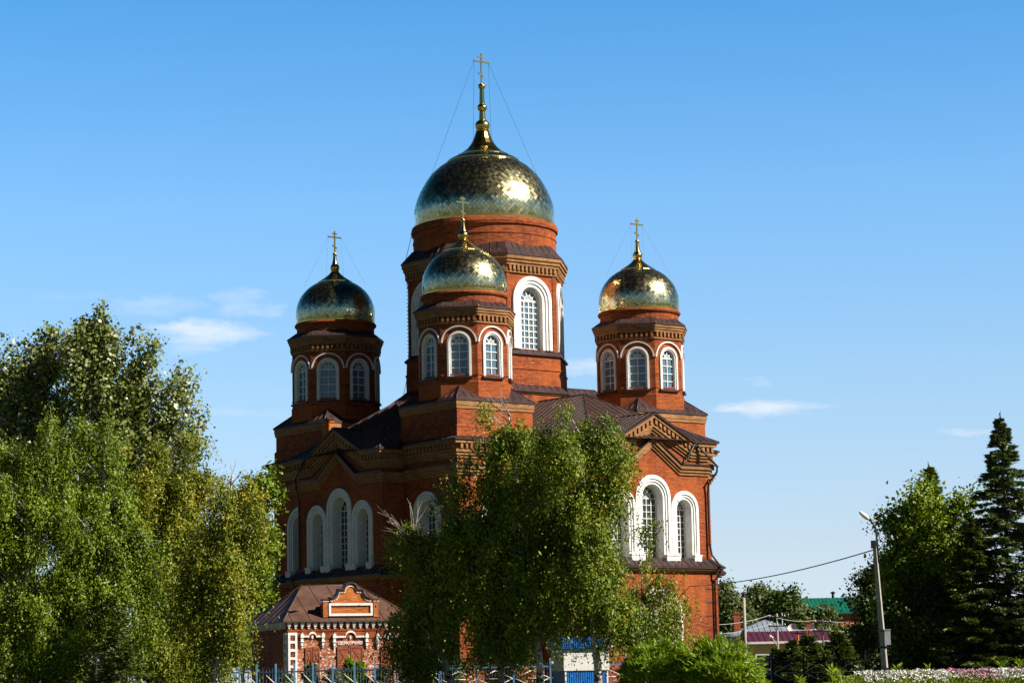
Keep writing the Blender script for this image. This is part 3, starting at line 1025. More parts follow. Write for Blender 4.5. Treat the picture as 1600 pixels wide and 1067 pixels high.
    for zz, rr in ((44.2, 0.58), (45.63, 0.39), (47.32, 0.29)):
        ball(d, zz + z, rr, 1, 24, 0.85)
    d.ring([(0.5, 43.72 + z), (0.56, 43.78 + z), (0.4, 43.86 + z)], 20, 1)
    d.ring([(0.26, 44.6 + z), (0.22, 45.3 + z)], 20, 1, smooth=True)
    d.ring([(0.21, 45.9 + z), (0.17, 47.1 + z)], 20, 1, smooth=True)
    d.build('dome', [GOLD, GOLD_S, SEAM], dm)
    cr = MB(); cross(cr, 47.5 + z, 49.9 + z, 0.74, 0.06, 0.045)
    cr.build('cross', GOLD_S, dm)
    for sx in (-1, 1):
        for sy in (-1, 1):
            gw = MB()
            gw.tube([(sx * 0.7, 0, 49.25 + z), (sx * 3.2, sy * 2.9, 39.75 + z)], 0.012, 3)
            gw.build('guy_wire', CABLE, dm)
    cb = MB()
    a = R(142)
    pts = []
    for zz, rr in ((35.9, 5.55), (33.4, 6.2), (32.2, 6.05), (31.5, 5.95), (30, 5.9), (28, 5.92), (26.4, 5.98), (25, 6.05), (23.4, 6.4)):
        pts.append((rr * math.cos(a), rr * math.sin(a), zz + z))
    cb.tube(pts, 0.025, 4)
    for i in range(30):
        zz = 32.2 - i * 0.29
        cb.add([(6.02 * math.cos(a) + p * 0.06, 6.02 * math.sin(a) + q * 0.06, zz + r_ * 0.06 + z) for p, q, r_ in ((1, 0, 0), (-1, 0, 0), (0, 1, 0), (0, -1, 0), (0, 0, 1), (0, 0, -1))],
               [(0, 2, 4), (2, 1, 4), (1, 3, 4), (3, 0, 4), (2, 0, 5), (1, 2, 5), (3, 1, 5), (0, 3, 5)])
    cb.build('light_string', CABLE, dm)


make_central()

# ---- portal on the front arm
pz = MB().frame((0, -1), A + ARM_P['front'] + 0.285)
surround(pz, [(2.0, 0.0), (2.0, 0.32), (1.78, 0.36), (1.72, 0.2), (1.42, 0.24), (1.36, 0.1), (1.12, 0.08), (1.12, -0.5)], 0.5, 5.9)
pane(pz, 1.12, 0.5, 5.9, -0.45)
for sx in (-1, 1):
    pz.box(sx * 1.7 - 0.34, sx * 1.7 + 0.34, 0.0, 0.42, 0.5, 1.3)
    pz.box(sx * 1.7 - 0.36, sx * 1.7 + 0.36, 0.0, 0.40, 5.75, 6.05)
pz.box(-1.12, 1.12, -0.45, -0.30, 5.3, 5.55)
portal = pz.build('portal', WHITE, church, OFF)
pd = MB().frame((0, -1), A + ARM_P['front'] + 0.285)
for sx in (-1, 1):
    pd.box(min(sx * 0.02, sx * 1.1), max(sx * 0.02, sx * 1.1), -0.42, -0.34, 0.5 - GZ, 5.28 - GZ)
    for k in range(4):
        z0 = 0.7 - GZ + k * 1.12
        pd.box(min(sx * 0.18, sx * 0.95), max(sx * 0.18, sx * 0.95), -0.36, -0.30, z0, z0 + 0.9)
pd.build('door', GREEN, portal)

# ---- drainpipes
def pipe(pts, r=0.075):
    m = MB(); m.tube(pts, r, 8)
    for q in pts[1::2]:
        m.tube([(q[0], q[1], q[2] - 0.05), (q[0], q[1], q[2] + 0.05)], r * 1.35, 8)
    m.build('drainpipe', PIPE, church, OFF)


yf = -(A + 6.90)
pipe([(3.6, yf - .62, 18.1), (5.72, yf - .55, 16.5), (5.72, yf - .5, 16.1), (5.1, yf - .28, 15.3), (5.1, yf - .16, 14.6), (5.12, yf - .16, 11.0), (5.2, yf - .3, 10.2), (5.45, yf - .88, 9.4), (5.45, yf - .88, 9.0), (5.25, yf - .42, 8.4), (5.25, yf - .42, 0.9)])
pipe([(3.55, yf - .64, 18.0), (3.15, yf - .3, 17.0), (2.9, yf - .3, 16.75), (2.6, yf - .46, 16.66)], 0.06)
xs_ = -(A + 1.9)
pipe([(xs_ - .62, 3.6, 18.1), (xs_ - .5, 5.2, 16.7), (xs_ - .3, 5.15, 15.8), (xs_ - .16, 5.15, 15.0), (xs_ - .16, 5.15, 10.2), (xs_ - .88, 5.2, 9.3), (xs_ - .42, 5.2, 8.4), (xs_ - .42, 5.2, 0.9)])


# ------------------------------------------------------------------ gatehouse
GY = 148.0
GH_YAW = R(21.5)
g0 = at(449.5, 1000, GY)
gate = thing('gatehouse', 'small whitewashed brick gatehouse with curly parapet and rusty iron shutters', 'gatehouse', (g0[0], GY, GZ), GH_YAW)
GW, GL, GEAVE = 7.75, 8.0, 5.47 - GZ


def gframe(mb):
    return mb.frame((0, -1), 0)


gw_ = MB(); gframe(gw_)
gw_.wall([(0, 0), (GW, 0), (GW, GEAVE), (0, GEAVE)], [], 0)
gw_.build('wall', BRICK_WW, gate)
gw_ = MB(); gframe(gw_)
gw_.poly([(0, GL, 0), (0, 0, 0), (0, 0, GEAVE), (0, GL, GEAVE)]); gw_.poly([(GW, 0, 0), (GW, GL, 0), (GW, GL, GEAVE), (GW, 0, GEAVE)])
gw_.poly([(GW, GL, 0), (0, GL, 0), (0, GL, GEAVE), (GW, GL, GEAVE)])
gw_.build('wall', BRICK, gate)
gb = MB(); gframe(gb)
gb.box(0.0, GW, 0, 0.05, GEAVE - 1.05, GEAVE - 0.62); gb.box(-0.05, GW + 0.05, 0.0, 0.09, GEAVE - 0.62, GEAVE - 0.52)
gb.box(-0.1, GW + 0.1, 0.0, 0.06, GEAVE - 0.52, GEAVE - 0.05)
gb.frame((-1, 0), 0); gb.box(-GL, 0.0, 0, 0.09, GEAVE - 0.62, GEAVE - 0.52)
gb.build('brick_frieze', BRICK, gate)


def white_teeth(mb, n, a0, a1, zt, h=0.40):
    for k in range(n):
        x = a0 + (k + 0.5) * (a1 - a0) / n
        for j, (wd, o) in enumerate(((0.125, 0.26), (0.10, 0.22), (0.075, 0.18), (0.045, 0.14))):
            mb.box(x - wd, x + wd, 0.0, o, zt - (j + 1) * h / 4, zt - j * h / 4)


wt = MB(); gframe(wt); white_teeth(wt, 20, -0.15, GW + 0.15, GEAVE - 0.06)
wt.frame((-1, 0), 0); white_teeth(wt, 20, -GL, 0.0, GEAVE - 0.06)
wt.build('eave_teeth', WHITE_OLD, gate)
# corner quoins: white ladders with dark square hollows
for a0, a1, nv, dist in ((0.0, 0.56, (0, -1), 0), (GW - 0.56, GW, (0, -1), 0), (-0.56, 0.0, (-1, 0), 0)):
    q = MB(); q.frame(nv, dist)
    zt = GEAVE - 0.68
    q.box(a0, a0 + 0.13, 0, 0.10, 0, zt); q.box(a1 - 0.13, a1, 0, 0.10, 0, zt)
    k = 0
    z = zt
    while z > 0.1:
        q.box(a0 + 0.13, a1 - 0.13, 0, 0.098, z - 0.16, z); z -= 0.48
    for zz in range(9):
        q.box(a0 + 0.22, a1 - 0.22, 0.0, 0.06, zt - 0.40 - zz * 0.48, zt - 0.24 - zz * 0.48, 1)
    q.build('quoin', [WHITE_OLD, BRICK], gate)
rg = MB(); rg.frame((0, -1), 0)
o_ = 0.36
RZ = 7.73 - GZ
e = [(-o_, -o_, GEAVE), (GW + o_, -o_, GEAVE), (GW + o_, GL + o_, GEAVE), (-o_, GL + o_, GEAVE)]
r0, r1 = (2.1, 4.0, RZ), (GW - 2.1, 4.0, RZ)
rg.roof([e[0], e[1], r1, r0], 0, 1.15, 0.03); rg.roof([e[1], e[2], r1], 0, 1.15, 0.03); rg.roof([e[2], e[3], r0, r1], 0, 1.15, 0.03); rg.roof([e[3], e[0], r0], 0, 1.15, 0.03)
for a_, b_ in ((e[0], r0), (e[1], r1), (e[2], r1), (e[3], r0), (r0, r1)):
    rg.tube([a_, b_], 0.05, 5)
rg.frame((0, -1), 0)
rg.box(-o_, GW + o_, -GL - o_, o_, GEAVE - 0.07, GEAVE - 0.004)
rg.build('roof', ROOF_RUST, gate)
tp = MB()
tp.add([(0.2, 0.55, 5.55), (0.95, 0.75, 5.62), (1.2, 0.62, 5.60), (0.5, 0.40, 5.42)], [(0, 1, 2, 3)])
tp.build('lifted_roof_sheet', ROOF_RUST, gate)

# parapet
pc = ((lambda a: (a * GY - g0[0]) / (math.cos(GH_YAW) - a * math.sin(GH_YAW)))(at(547.5, 940, GY)[0] / GY))
zz_ = lambda y: (7.73 - GZ) - (y - 130) / 310.0
sx_ = lambda x: pc + (x - 795) / 300.0
right = [(1180, 410), (1120, 405), (1080, 390), (1045, 355), (1025, 310), (1020, 255), (905, 250)]
circ = [(795 + 112 * math.cos(R(t)), 250 - 118 * math.sin(R(t))) for t in range(10, 180, 10)]
left = [(2 * 795 - x, y) for x, y in right[::-1]]
crown = right + circ + left
out_l = [(1180, 770)] + crown + [(410, 770)]
pts = [(sx_(x), zz_(y)) for x, y in out_l]
pp = MB(); gframe(pp)
pp.wall(pts, [], 0.06)
n_ = len(pts)
for d_, (o0, o1) in ((0, (0.06, -0.42)),):
    pp.sweep([[pp.P(a, o1, z) for a, z in pts], [pp.P(a, o0, z) for a, z in pts]], 0)
    pp.add([pp.P(a, o1, z) for a, z in pts], [tuple(range(n_))[::-1]], 0)
for xa, xb in ((275, 365), (1222, 1312)):
    pp.box(sx_(xa), sx_(xb), -0.42, 0.10, zz_(770), zz_(490))
par = pp.build('parapet', BRICK_OR, gate)
pm = MB(); gframe(pm)
cz = [(sx_(x), zz_(y)) for x, y in crown[::-1]]
pm.band(cz, 0.045, -0.06, -0.5, 0.2, 0)
for xa, xb in ((268, 378), (1212, 1322)):
    pm.box(sx_(xa), sx_(xb), -0.44, 0.16, zz_(460), zz_(430))
pm.build('coping', ROOF, par)
rb = MB(); gframe(rb)
rb.band(cz, -0.06, -0.17, 0.0, 0.13, 0)
rb.build('brick_moulding', BRICK, par)
dt = MB(); gframe(dt)
for i in range(len(cz) - 1):
    (xa, za), (xb, zb) = cz[i], cz[i + 1]
    L = math.hypot(xb - xa, zb - za)
    for k in range(max(1, round(L / 0.105))):
        t_ = (k + .5) / max(1, round(L / 0.105))
        x_, z_ = xa + (xb - xa) * t_, za + (zb - za) * t_ - 0.21
        dt.box(x_ - 0.026, x_ + 0.026, 0.06, 0.12, z_ - 0.03, z_ + 0.03)
for xa in (275, 1220):
    for k in range(4):
        x_ = sx_(xa + 12 + k * 27); dt.box(x_ - 0.026, x_ + 0.026, 0.1, 0.14, zz_(487), zz_(470))
x0, x1, zt_, zb_ = sx_(378), sx_(1200), zz_(512), zz_(745)
for a0, a1, b0, b1 in ((x0, x1, zt_ - 0.14, zt_), (x0, x1, zb_, zb_ + 0.14), (x0, x0 + 0.13, zb_ + 0.14, zt_ - 0.14), (x1 - 0.13, x1, zb_ + 0.14, zt_ - 0.14)):
    dt.box(a0, a1, 0.06, 0.15, b0, b1)
dt.build('white_trim', WHITE_OLD, par)
hp = MB(); gframe(hp)
hp.tube([hp.P(sx_(915), -0.3, zz_(245)), hp.P(sx_(915), -0.3, zz_(145))], 0.05, 8)
hp.build('vent_pipe', WHITE_OLD, gate)


def px_s(px):      # distance along the gatehouse front for a picture column
    a = at(px, 1000, GY)[0] / GY
    return (a * GY - g0[0]) / (math.cos(GH_YAW) - a * math.sin(GH_YAW))


def zpx(px, py):
    return at(px, py, GY)[2] - GZ


def shutter(name, pa, pb, top, arch_r, leaves, panels):
    a0, a1 = px_s(pa), px_s(pb)
    zt = zpx((pa + pb) / 2, top)
    m = MB(); gframe(m)
    n = 10
    c_ = (a0 + a1) / 2
    topz = lambda x: zt - arch_r * ((x - c_) / (a1 - a0) * 2) ** 2
    for lf in range(leaves):
        b0 = a0 + (a1 - a0) * lf / leaves + 0.02; b1 = a0 + (a1 - a0) * (lf + 1) / leaves - 0.02
        xs = [b0 + (b1 - b0) * i / 6 for i in range(7)]
        outl = [(b0, 0.2), (b1, 0.2)] + [(x, topz(x)) for x in xs[::-1]]
        m.wall(outl, [], 0.05)
        m.sweep([[m.P(a, 0.05, z) for a, z in outl], [m.P(a, 0.0, z) for a, z in outl]])
        for k in range(panels + 1):
            z = 0.25 + (topz(b0) - 0.42) * k / panels
            m.box(b0, b1, 0.05, 0.085, z, z + 0.07)
        m.box(b0, b0 + 0.07, 0.05, 0.08, 0.2, topz(b0)); m.box(b1 - 0.07, b1, 0.05, 0.08, 0.2, topz(b1))
        # diagonal iron straps
        for k in range(panels):
            za = 0.3 + (topz(b0) - 0.42) * k / panels; zb = za + (topz(b0) - 0.42) / panels - 0.02
            m.tube([m.P(b0 + .05, 0.06, za), m.P(b1 - .05, 0.06, zb)], 0.022, 4); m.tube([m.P(b0 + .05, 0.06, zb), m.P(b1 - .05, 0.06, za)], 0.022, 4)
    o = m.build(name, RUSTDOOR, gate)
    for sx in (a0 - 0.02, a1 + 0.02):
        for k in (0.35, 0.8):
            h = MB(); gframe(h); h.tube([h.P(sx, 0.07, zt * k - .08), h.P(sx, 0.07, zt * k + .08)], 0.04, 6); h.build('hinge', BLACKMET, o)
    h = MB(); gframe(h); h.box(c_ - 0.05, c_ + 0.05, 0.05, 0.12, zt * 0.55, zt * 0.55 + 0.1); h.build('latch', BLACKMET, o)
    return o


shutter('shutter', 476, 499.5, 1010, 0.05, 2, 3)
shutter('gate_door', 526, 567, 1006.5, 0.10, 2, 3)
shutter('shutter', 594, 616, 1007.5, 0.05, 2, 3)
# white hood mouldings with drop pendants
for c_, hwid, ar in ((487.5, 17.0, 6.0), (547, 26.5, 8.5), (605.5, 17.0, 6.0)):
    m = MB(); gframe(m)
    a = px_s(c_); w = hwid / 26.2; r = ar / 26.2; zl = zpx(c_, 993.5)
    arc = [(a + r * math.cos(R(t)), zl + r * math.sin(R(t)) * 0.95) for t in range(180, -1, -15)]
    m.band([(a - w, zl), (a - r, zl)] + arc[1:-1] + [(a + r, zl), (a + w, zl)], 0.055, -0.055, 0.0, 0.15)
    for sx in (-1, 1):
        x = a + sx * w
        m.box(x - 0.10, x + 0.10, 0, 0.2, zl - 0.08, zl + 0.10); m.box(x - 0.07, x + 0.07, 0, 0.16, zl - 0.26, zl - 0.08)
        m.box(x - 0.10, x + 0.10, 0, 0.2, zl - 0.33, zl - 0.26); m.box(x - 0.06, x + 0.06, 0, 0.15, zl - 0.55, zl - 0.33); m.box(x - 0.03, x + 0.03, 0, 0.11, zl - 0.68, zl - 0.55)
        m.add([m.P(x - 0.11, 0.2, zl + 0.1), m.P(x + 0.11, 0.2, zl + 0.1), m.P(x, 0.2, zl + 0.24), m.P(x - 0.11, 0, zl + 0.1), m.P(x + 0.11, 0, zl + 0.1), m.P(x, 0, zl + 0.24)], [(0, 1, 2), (0, 2, 5, 3), (1, 4, 5, 2)])
    m.box(a - 0.04, a + 0.04, 0, 0.1, zl - 0.14, zl + 0.06); m.box(a - 0.065, a + 0.065, 0, 0.09, zl - 0.04, zl + 0.03)
    m.build('hood_moulding', WHITE_OLD, gate)
# raised white letters over the gate
fc = bpy.data.curves.new('lettering', 'FONT')
fc.body = 'ЦЕРКОВНАЯ'
fc.size = 0.25; fc.extrude = 0.01; fc.align_x = 'CENTER'; fc.offset = 0.006
tmp = bpy.data.objects.new('tmp', fc); COL.objects.link(tmp)
dg = bpy.context.evaluated_depsgraph_get()
me = bpy.data.meshes.new_from_object(tmp.evaluated_get(dg))
bpy.data.objects.remove(tmp)
me.materials.clear(); me.materials.append(WHITE_OLD)
lt = bpy.data.objects.new('lettering', me); COL.objects.link(lt)
lt.parent = gate
lt.rotation_euler = (R(90), 0, 0)
lt.location = (px_s(547), -0.08, zpx(547, 1005.5))

# ------------------------------------------------------------------ kiosk
KY = 123.0
k0 = at(882, 1040, KY)
kiosk = thing('kiosk', 'blue and white sheet metal kiosk standing behind the birch trunk', 'kiosk', (k0[0], KY, GZ), R(13))
KW, KL = 2.2, 2.4
kb = MB(); gframe(kb)


def corrug(mb, a0, a1, z0, z1, o, mat, pitch=0.11):
    n = int((a1 - a0) / pitch)
    path = []
    for i in range(n):
        x = a0 + (a1 - a0) * i / n; d = (a1 - a0) / n
        path += [(x, 0), (x + d * 0.45, 0), (x + d * 0.5, 0.025), (x + d * 0.95, 0.025)]
    path.append((a1, 0))
    mb.sweep([[mb.P(x, o + y, z0) for x, y in path], [mb.P(x, o + y, z1) for x, y in path]], mat)


kb.box(0, KW, -KL, -0.002, 0, 2.5)
wallk = kb.build('wall', WHITE, kiosk)
kc = MB(); gframe(kc)
corrug(kc, 0.08, KW - 0.08, 0.02, 1.42, 0.012, 0)
kc.frame((-1, 0), 0); corrug(kc, -KL + 0.04, -0.04, 0.02, 1.42, 0.012, 0)
kc.build('blue_cladding', BLUE, kiosk)
kp = MB(); gframe(kp)
for x in (0.0, KW - 0.08):
    kp.box(x, x + 0.08, 0.0, 0.05, 0, 1.43)
kp.box(-0.05, KW + 0.05, 0.0, 0.09, 1.43, 2.48); kp.frame((-1, 0), 0); kp.box(-KL, 0.0, 0, 0.09, 1.43, 2.48)
kp.build('white_panel', WHITE, kiosk)
kr = MB(); gframe(kr)
kr.box(-0.2, KW + 0.2, -KL - 0.2, 0.25, 2.52, 2.62)
corrug(kr, -0.2, KW + 0.2, 2.6, 3.05, 0.26, 0); kr.frame((-1, 0), 0.2); corrug(kr, -KL - .2, 0.2, 2.6, 3.05, 0.01, 0)
kr.frame((0, -1), 0); kr.box(-0.21, KW + 0.2, -KL - 0.2, 0.24, 3.0, 3.06)
kr.build('roof_fascia', BLUE, kiosk)
kd = MB(); gframe(kd)
kd.box(KW + 0.13, KW + 0.19, 0.2, 0.3, 2.5, 3.1)
kd.build('downpipe', WHITE, kiosk)

# ------------------------------------------------------------------ fence
FY = 136.0


def fence(name, label, pxs, y_of, style, mats):
    x0 = at(pxs[0], 1050, FY)[0]
    root = thing(name, label, 'fence', (x0, FY, GZ))
    xs = [at(p, 1050, FY)[0] - x0 for p in pxs]
    zt, zr, zp = 2.80 - GZ, 2.44 - GZ, 2.62 - GZ
    mp, mr, mk, mz = mats
    for x in xs:
        m = MB(); gframe(m)
        m.box(x - 0.05, x + 0.05, -0.05, 0.05, 0, zt)
        m.add([(x - .06, -.06, zt), (x + .06, -.06, zt), (x + .06, .06, zt), (x - .06, .06, zt), (x, 0, zt + .1)], [(0, 1, 4), (1, 2, 4), (2, 3, 4), (3, 0, 4)])
        m.build('post', mp, root)
    for a, b in zip(xs[:-1], xs[1:]):
        m = MB(); gframe(m)
        n = max(4, round((b - a) / 0.165))
        for k in range(1, n):
            x = a + (b - a) * k / n
            m.box(x - 0.014, x + 0.014, -0.012, 0.012, 0.12, zp + 0.03 * ((k * 7) % 3 - 1))
        pn = m.build('picket_panel', mk, root)
        r = MB(); gframe(r)
        r.box(a, b, -0.03, 0.03, zr - 0.04, zr + 0.04); r.build('rail', mr, root)
        r = MB(); gframe(r); r.box(a, b, -0.03, 0.03, 0.2, 0.28); r.build('rail', mr, root)
        z = MB(); gframe(z)
        c, zc, hx, hz = (a + b) / 2, zr - 0.62, (b - a) / 2 - 0.06, 0.44
        segs = [((c, zc + hz), (c + hx, zc)), ((c - hx, zc), (c, zc - hz))]
        if style != 'slant':
            segs += [((c - hx, zc), (c, zc + hz)), ((c, zc - hz), (c + hx, zc)), ((c - hx * .55, zc), (c + hx * .55, zc))]
        for (xa, za), (xb, zb) in segs:
            z.tube([(xa, -0.035, za), (xb, -0.035, zb)], 0.024, 5)
        z.build('slanted_bar' if style == 'slant' else 'lozenge', mz, root)
    return root


fence('metal_fence', 'blue post fence with slanted white bars before the gatehouse', [-14, 14, 42, 70, 98, 127, 155, 183, 212, 240, 268, 296, 316, 331, 346, 374, 401, 431, 460, 489, 520, 554, 586, 620, 654, 686.5], None, 'slant', (BLUE_POST, DARKBLUE, PICKET, WHITE))
fence('metal_fence', 'blue rail fence with white lozenges beside the birch trunks', [688.5] + [745 + 57.6 * i for i in range(9)], None, 'loz', (BLUE_POST, BLUE_POST, PICKET, WHITE))
fence('metal_fence', 'black iron fence with white lozenges behind the flower bed', [1207.5 + 48.5 * i for i in range(10)], None, 'loz', (BLACKMET, BLACKMET, BLACKMET, WHITE_OLD))

# ------------------------------------------------------------------ street lamp, poles and cables
LY = 118.2
lb, lt_ = at(1385, 1058, LY), at(1367.5, 848, LY)
lamp = thing('street_lamp', 'leaning grey concrete street lamp with a curved arm and white head', 'street lamp', (lb[0], LY, GZ))
H_ = lt_[2] - GZ
lean = (lt_[0] - lb[0]) / (lt_[2] - lb[2])
lx = lambda z: lean * z
m = MB()
ax = lambda z, s_, t_: (lx(z) + s_, t_, z)
hb_, ht_ = 0.15, 0.085
cr4 = [(math.cos(R(20 + 90 * k)), math.sin(R(20 + 90 * k))) for k in range(4)]
m.add([ax(0, c * hb_ * 1.3, q_ * hb_ * 1.3) for c, q_ in cr4] + [ax(H_, c * ht_ * 1.3, q_ * ht_ * 1.3) for c, q_ in cr4],
      [(0, 1, 5, 4), (1, 2, 6, 5), (2, 3, 7, 6), (3, 0, 4, 7), (4, 5, 6, 7)])
m.build('pole', CONC, lamp)
m = MB()
for z in (H_ * 0.42, H_ * 0.31, H_ * 0.17):
    m.ring([(0.24, z - 0.04), (0.24, z + 0.04)], 4, 0, rot=R(45), center=(lx(z), 0))
m.build('clamp_band', BLACKMET, lamp)
m = MB()
top = ax(H_, 0.05, 0)
m.tube([ax(H_ - 0.9, 0.13, 0), ax(H_ + 0.1, 0.13, 0), ax(H_ + 0.75, 0.10, 0), (lx(H_) - 0.02, 0, H_ + 0.92), (lx(H_) - 0.22, 0, H_ + 1.12)], 0.045, 7)
m.frame((0, -1), 0); m.box(lx(H_) - 0.16, lx(H_) + 0.06, -0.13, 0.13, H_ - 0.25, H_ + 0.12)
m.build('bracket', BLACKMET, lamp)
m = MB()
c0 = Vector((lx(H_) - 0.42, 0, H_ + 1.30)); d_ = Vector((-0.62, -0.1, 0.5)).normalized()
prof = [(-0.32, 0.03), (-0.27, 0.07), (-0.1, 0.10), (0.1, 0.11), (0.22, 0.09), (0.29, 0.03)]
m.tube([tuple(c0 - d_ * a) for a, r in prof[::-1]], [r for a, r in prof[::-1]], 10)
m.build('lamp_head', WHITE_OLD, lamp)
m = MB(); m.frame((0, -1), 0.2)
m.box(lx(H_ * .36) + 0.06, lx(H_ * .36) + 0.34, -0.1, 0.1, H_ * 0.325, H_ * 0.325 + 0.68)
m.box(lx(H_ * .36) + 0.04, lx(H_ * .36) + 0.36, -0.12, 0.12, H_ * 0.325 + 0.68, H_ * 0.325 + 0.73)
m.build('switch_box', GREYMET, lamp)

# cable from the lamp to the front arm of the church
loc = lambda u, v, z: (CX + u * math.cos(TH) - v * math.sin(TH), CY + u * math.sin(TH) + v * math.cos(TH), z)
pa = Vector((lb[0] + lx(H_ - 0.3), LY, lt_[2] - 0.3)); pb = Vector(loc(3.0, -(A + 6.9 + 0.32), 8.0))
m = MB()
pts = []
for i in range(25):
    t = i / 24
    p = pa.lerp(pb, t); p.z -= 4 * t * (1 - t) * 0.35
    pts.append(tuple(p))
m.tube(pts, 0.03, 5)
tag(m.build('overhead_cable', CABLE), 'dark sagging cable from the street lamp to the church wall', 'cable')


def pole(px, ytop, Y, r, mat, label, group, lamp_side=0, arms=1, name='utility_pole', twin=False):
    b = at(px, 1050, Y); t = at(px, ytop, Y)
    root = thing(name, label, 'utility pole', (b[0], Y, GZ), 0, group)
    h = t[2] - GZ
    m = MB(); m.tube([(0, 0, 0), (0, 0, h)], [r, r * 0.8], 8); m.build('pole', mat, root)
    if twin:
        m = MB(); m.tube([(-0.22, 0.05, 0), (-0.16, 0.05, h * 0.62)], [r * 0.7, r * 0.6], 7); m.build('stub', BARK, root)
        m = MB(); m.ring([(0.001, h + 0.16), (r * 1.1, h), (r * 1.2, h - 0.25), (r * .9, h - 0.25)], 8); m.build('cap', BLACKMET, root)
    for k in range(arms):
        m = MB(); m.frame((0, -1), 0)
        z = h - 0.3 - k * 0.7
        m.box(-0.7, 0.7, 0.1, 0.18, z - 0.05, z + 0.05)
        m.build('cross_arm', BLACKMET, root)
        for x in (-0.6, 0.6):
            m = MB(); m.tube([(x, -0.14, z + 0.05), (x, -0.14, z + 0.2)], [0.05, 0.03], 6); m.build('insulator', WHITE_OLD, root)
    if lamp_side:
        m = MB(); m.tube([(0, -0.1, h * 0.5), (lamp_side * 0.25, -0.1, h * 0.62), (lamp_side * 0.42, -0.1, h * 0.66)], 0.05, 6); m.build('lamp_arm', GREYMET, root)
        m = MB(); m.tube([(lamp_side * 0.4, -0.1, h * 0.67), (lamp_side * 0.55, -0.1, h * 0.70), (lamp_side * 0.75, -0.1, h * 0.64)], [0.08, 0.15, 0.05], 8); m.build('lamp_head', WHITE_OLD, root)
    return (b[0], Y, h + GZ)


GP = 'utility poles by the far houses'
pA = pole(1166, 927, 178, 0.13, CONC, 'thick pale concrete pole with a dark cap beside the grey roof', GP, twin=True, arms=0)
pB = pole(1217, 958, 200, 0.09, CONC, 'thin concrete pole carrying a small lamp before the maroon roof', GP, lamp_side=-1, arms=2)
pC = pole(1225, 957, 245, 0.08, GREYMET, 'slender grey pole standing behind the grey roof', GP, arms=1)
pD = pole(1288, 966, 202, 0.09, BARK, 'dark wooden pole beside the small brick chimney', GP, arms=2)


def wire(label, p, q, sag, mat=PALECABLE, r=0.02):
    m = MB(); p, q = Vector(p), Vector(q)
    pts = []
    for i in range(13):
        t = i / 12
        a = p.lerp(q, t); a.z -= 4 * t * (1 - t) * sag
        pts.append(tuple(a))
    m.tube(pts, r, 4)
    tag(m.build('power_wire', mat), label, 'wire', 'power wires between the far poles')


for k, (dz, nm) in enumerate(((-0.12, 'upper'), (-0.82, 'lower'))):
    for s_, sd in ((-0.6, 'near'), (0.6, 'far')):
        if s_ < 0:
            wire(f'pale {nm} power wire from the lamp pole to the wooden pole', (pB[0] + s_, 199.86, pB[2] + dz), (pD[0] + s_, 201.86, pD[2] + dz), 0.25)
            wire(f'pale {nm} power wire running right from the wooden pole', (pD[0] + s_, 201.86, pD[2] + dz), (pD[0] + 14, 206, pD[2] + dz + 0.2), 0.5)
            wire(f'grey {nm} power wire running left from the lamp pole', (pB[0] + s_, 199.86, pB[2] + dz), (pB[0] - 9, 186, pB[2] + dz - 0.6), 0.5)

# ------------------------------------------------------------------ far houses
GREYROOF = flat_mat('grey_blue_roof', (0.22, 0.27, 0.33), 0.5, 0.15, 1.0, spec=0.4)
MAROON = flat_mat('maroon_roof', (0.085, 0.014, 0.03), 0.5, 0.15, 1.0)
YELLOW = flat_mat('yellow_plaster', (0.62, 0.50, 0.22), 0.85, 0.08, 1.0)
GREENROOF = flat_mat('green_roof', (0.004, 0.14, 0.085), 0.45, 0.1, 0.5)
REDWALL = brick_mat('far_red_brick', (0.42, 0.09, 0.04), (0.48, 0.13, 0.05), (0.4, 0.2, 0.12))


def px_x(px, Y):
    return at(px, 1000, Y)[0]


def house(label, pa, pb, Y, depth, ze, zr, mw, mr, hip=True, over=0.4, chim=None, gable_dir='x', loc=None, trim=None):
    xa, xb = px_x(pa, Y), px_x(pb, Y)
    root = thing('house', label, 'house', (xa, Y, GZ))
    w = xb - xa; ze -= GZ; zr -= GZ
    m = MB(); m.frame((0, -1), 0)
    m.box(0, w, -depth, 0, -0.3, ze); m.build('wall', mw, root)
    r = MB()
    e = [(-over, -over, ze), (w + over, -over, ze), (w + over, depth + over, ze), (-over, depth + over, ze)]
    i = depth * 0.4 if hip else 0
    r0, r1 = (-over + i, depth / 2, zr), (w + over - i, depth / 2, zr)
    r.roof([e[0], e[1], r1, r0], 0, 0.5, 0.04); r.roof([e[2], e[3], r0, r1], 0, 0.5, 0.04)
    r.roof([e[1], e[2], r1], 0, 0.5, 0.04); r.roof([e[3], e[0], r0], 0, 0.5, 0.04)
    r.frame((0, -1), 0); r.box(-over, w + over, -depth - over, over, ze - 0.16, ze - 0.006)
    ro = r.build('roof', mr, root)
    if trim:
        t = MB(); t.frame((0, -1), over); t.box(-over, w + over, 0.0, 0.03, ze - 0.2, ze - 0.01); t.build('eave_board', trim, root)
    return root, w, ze, zr, ro


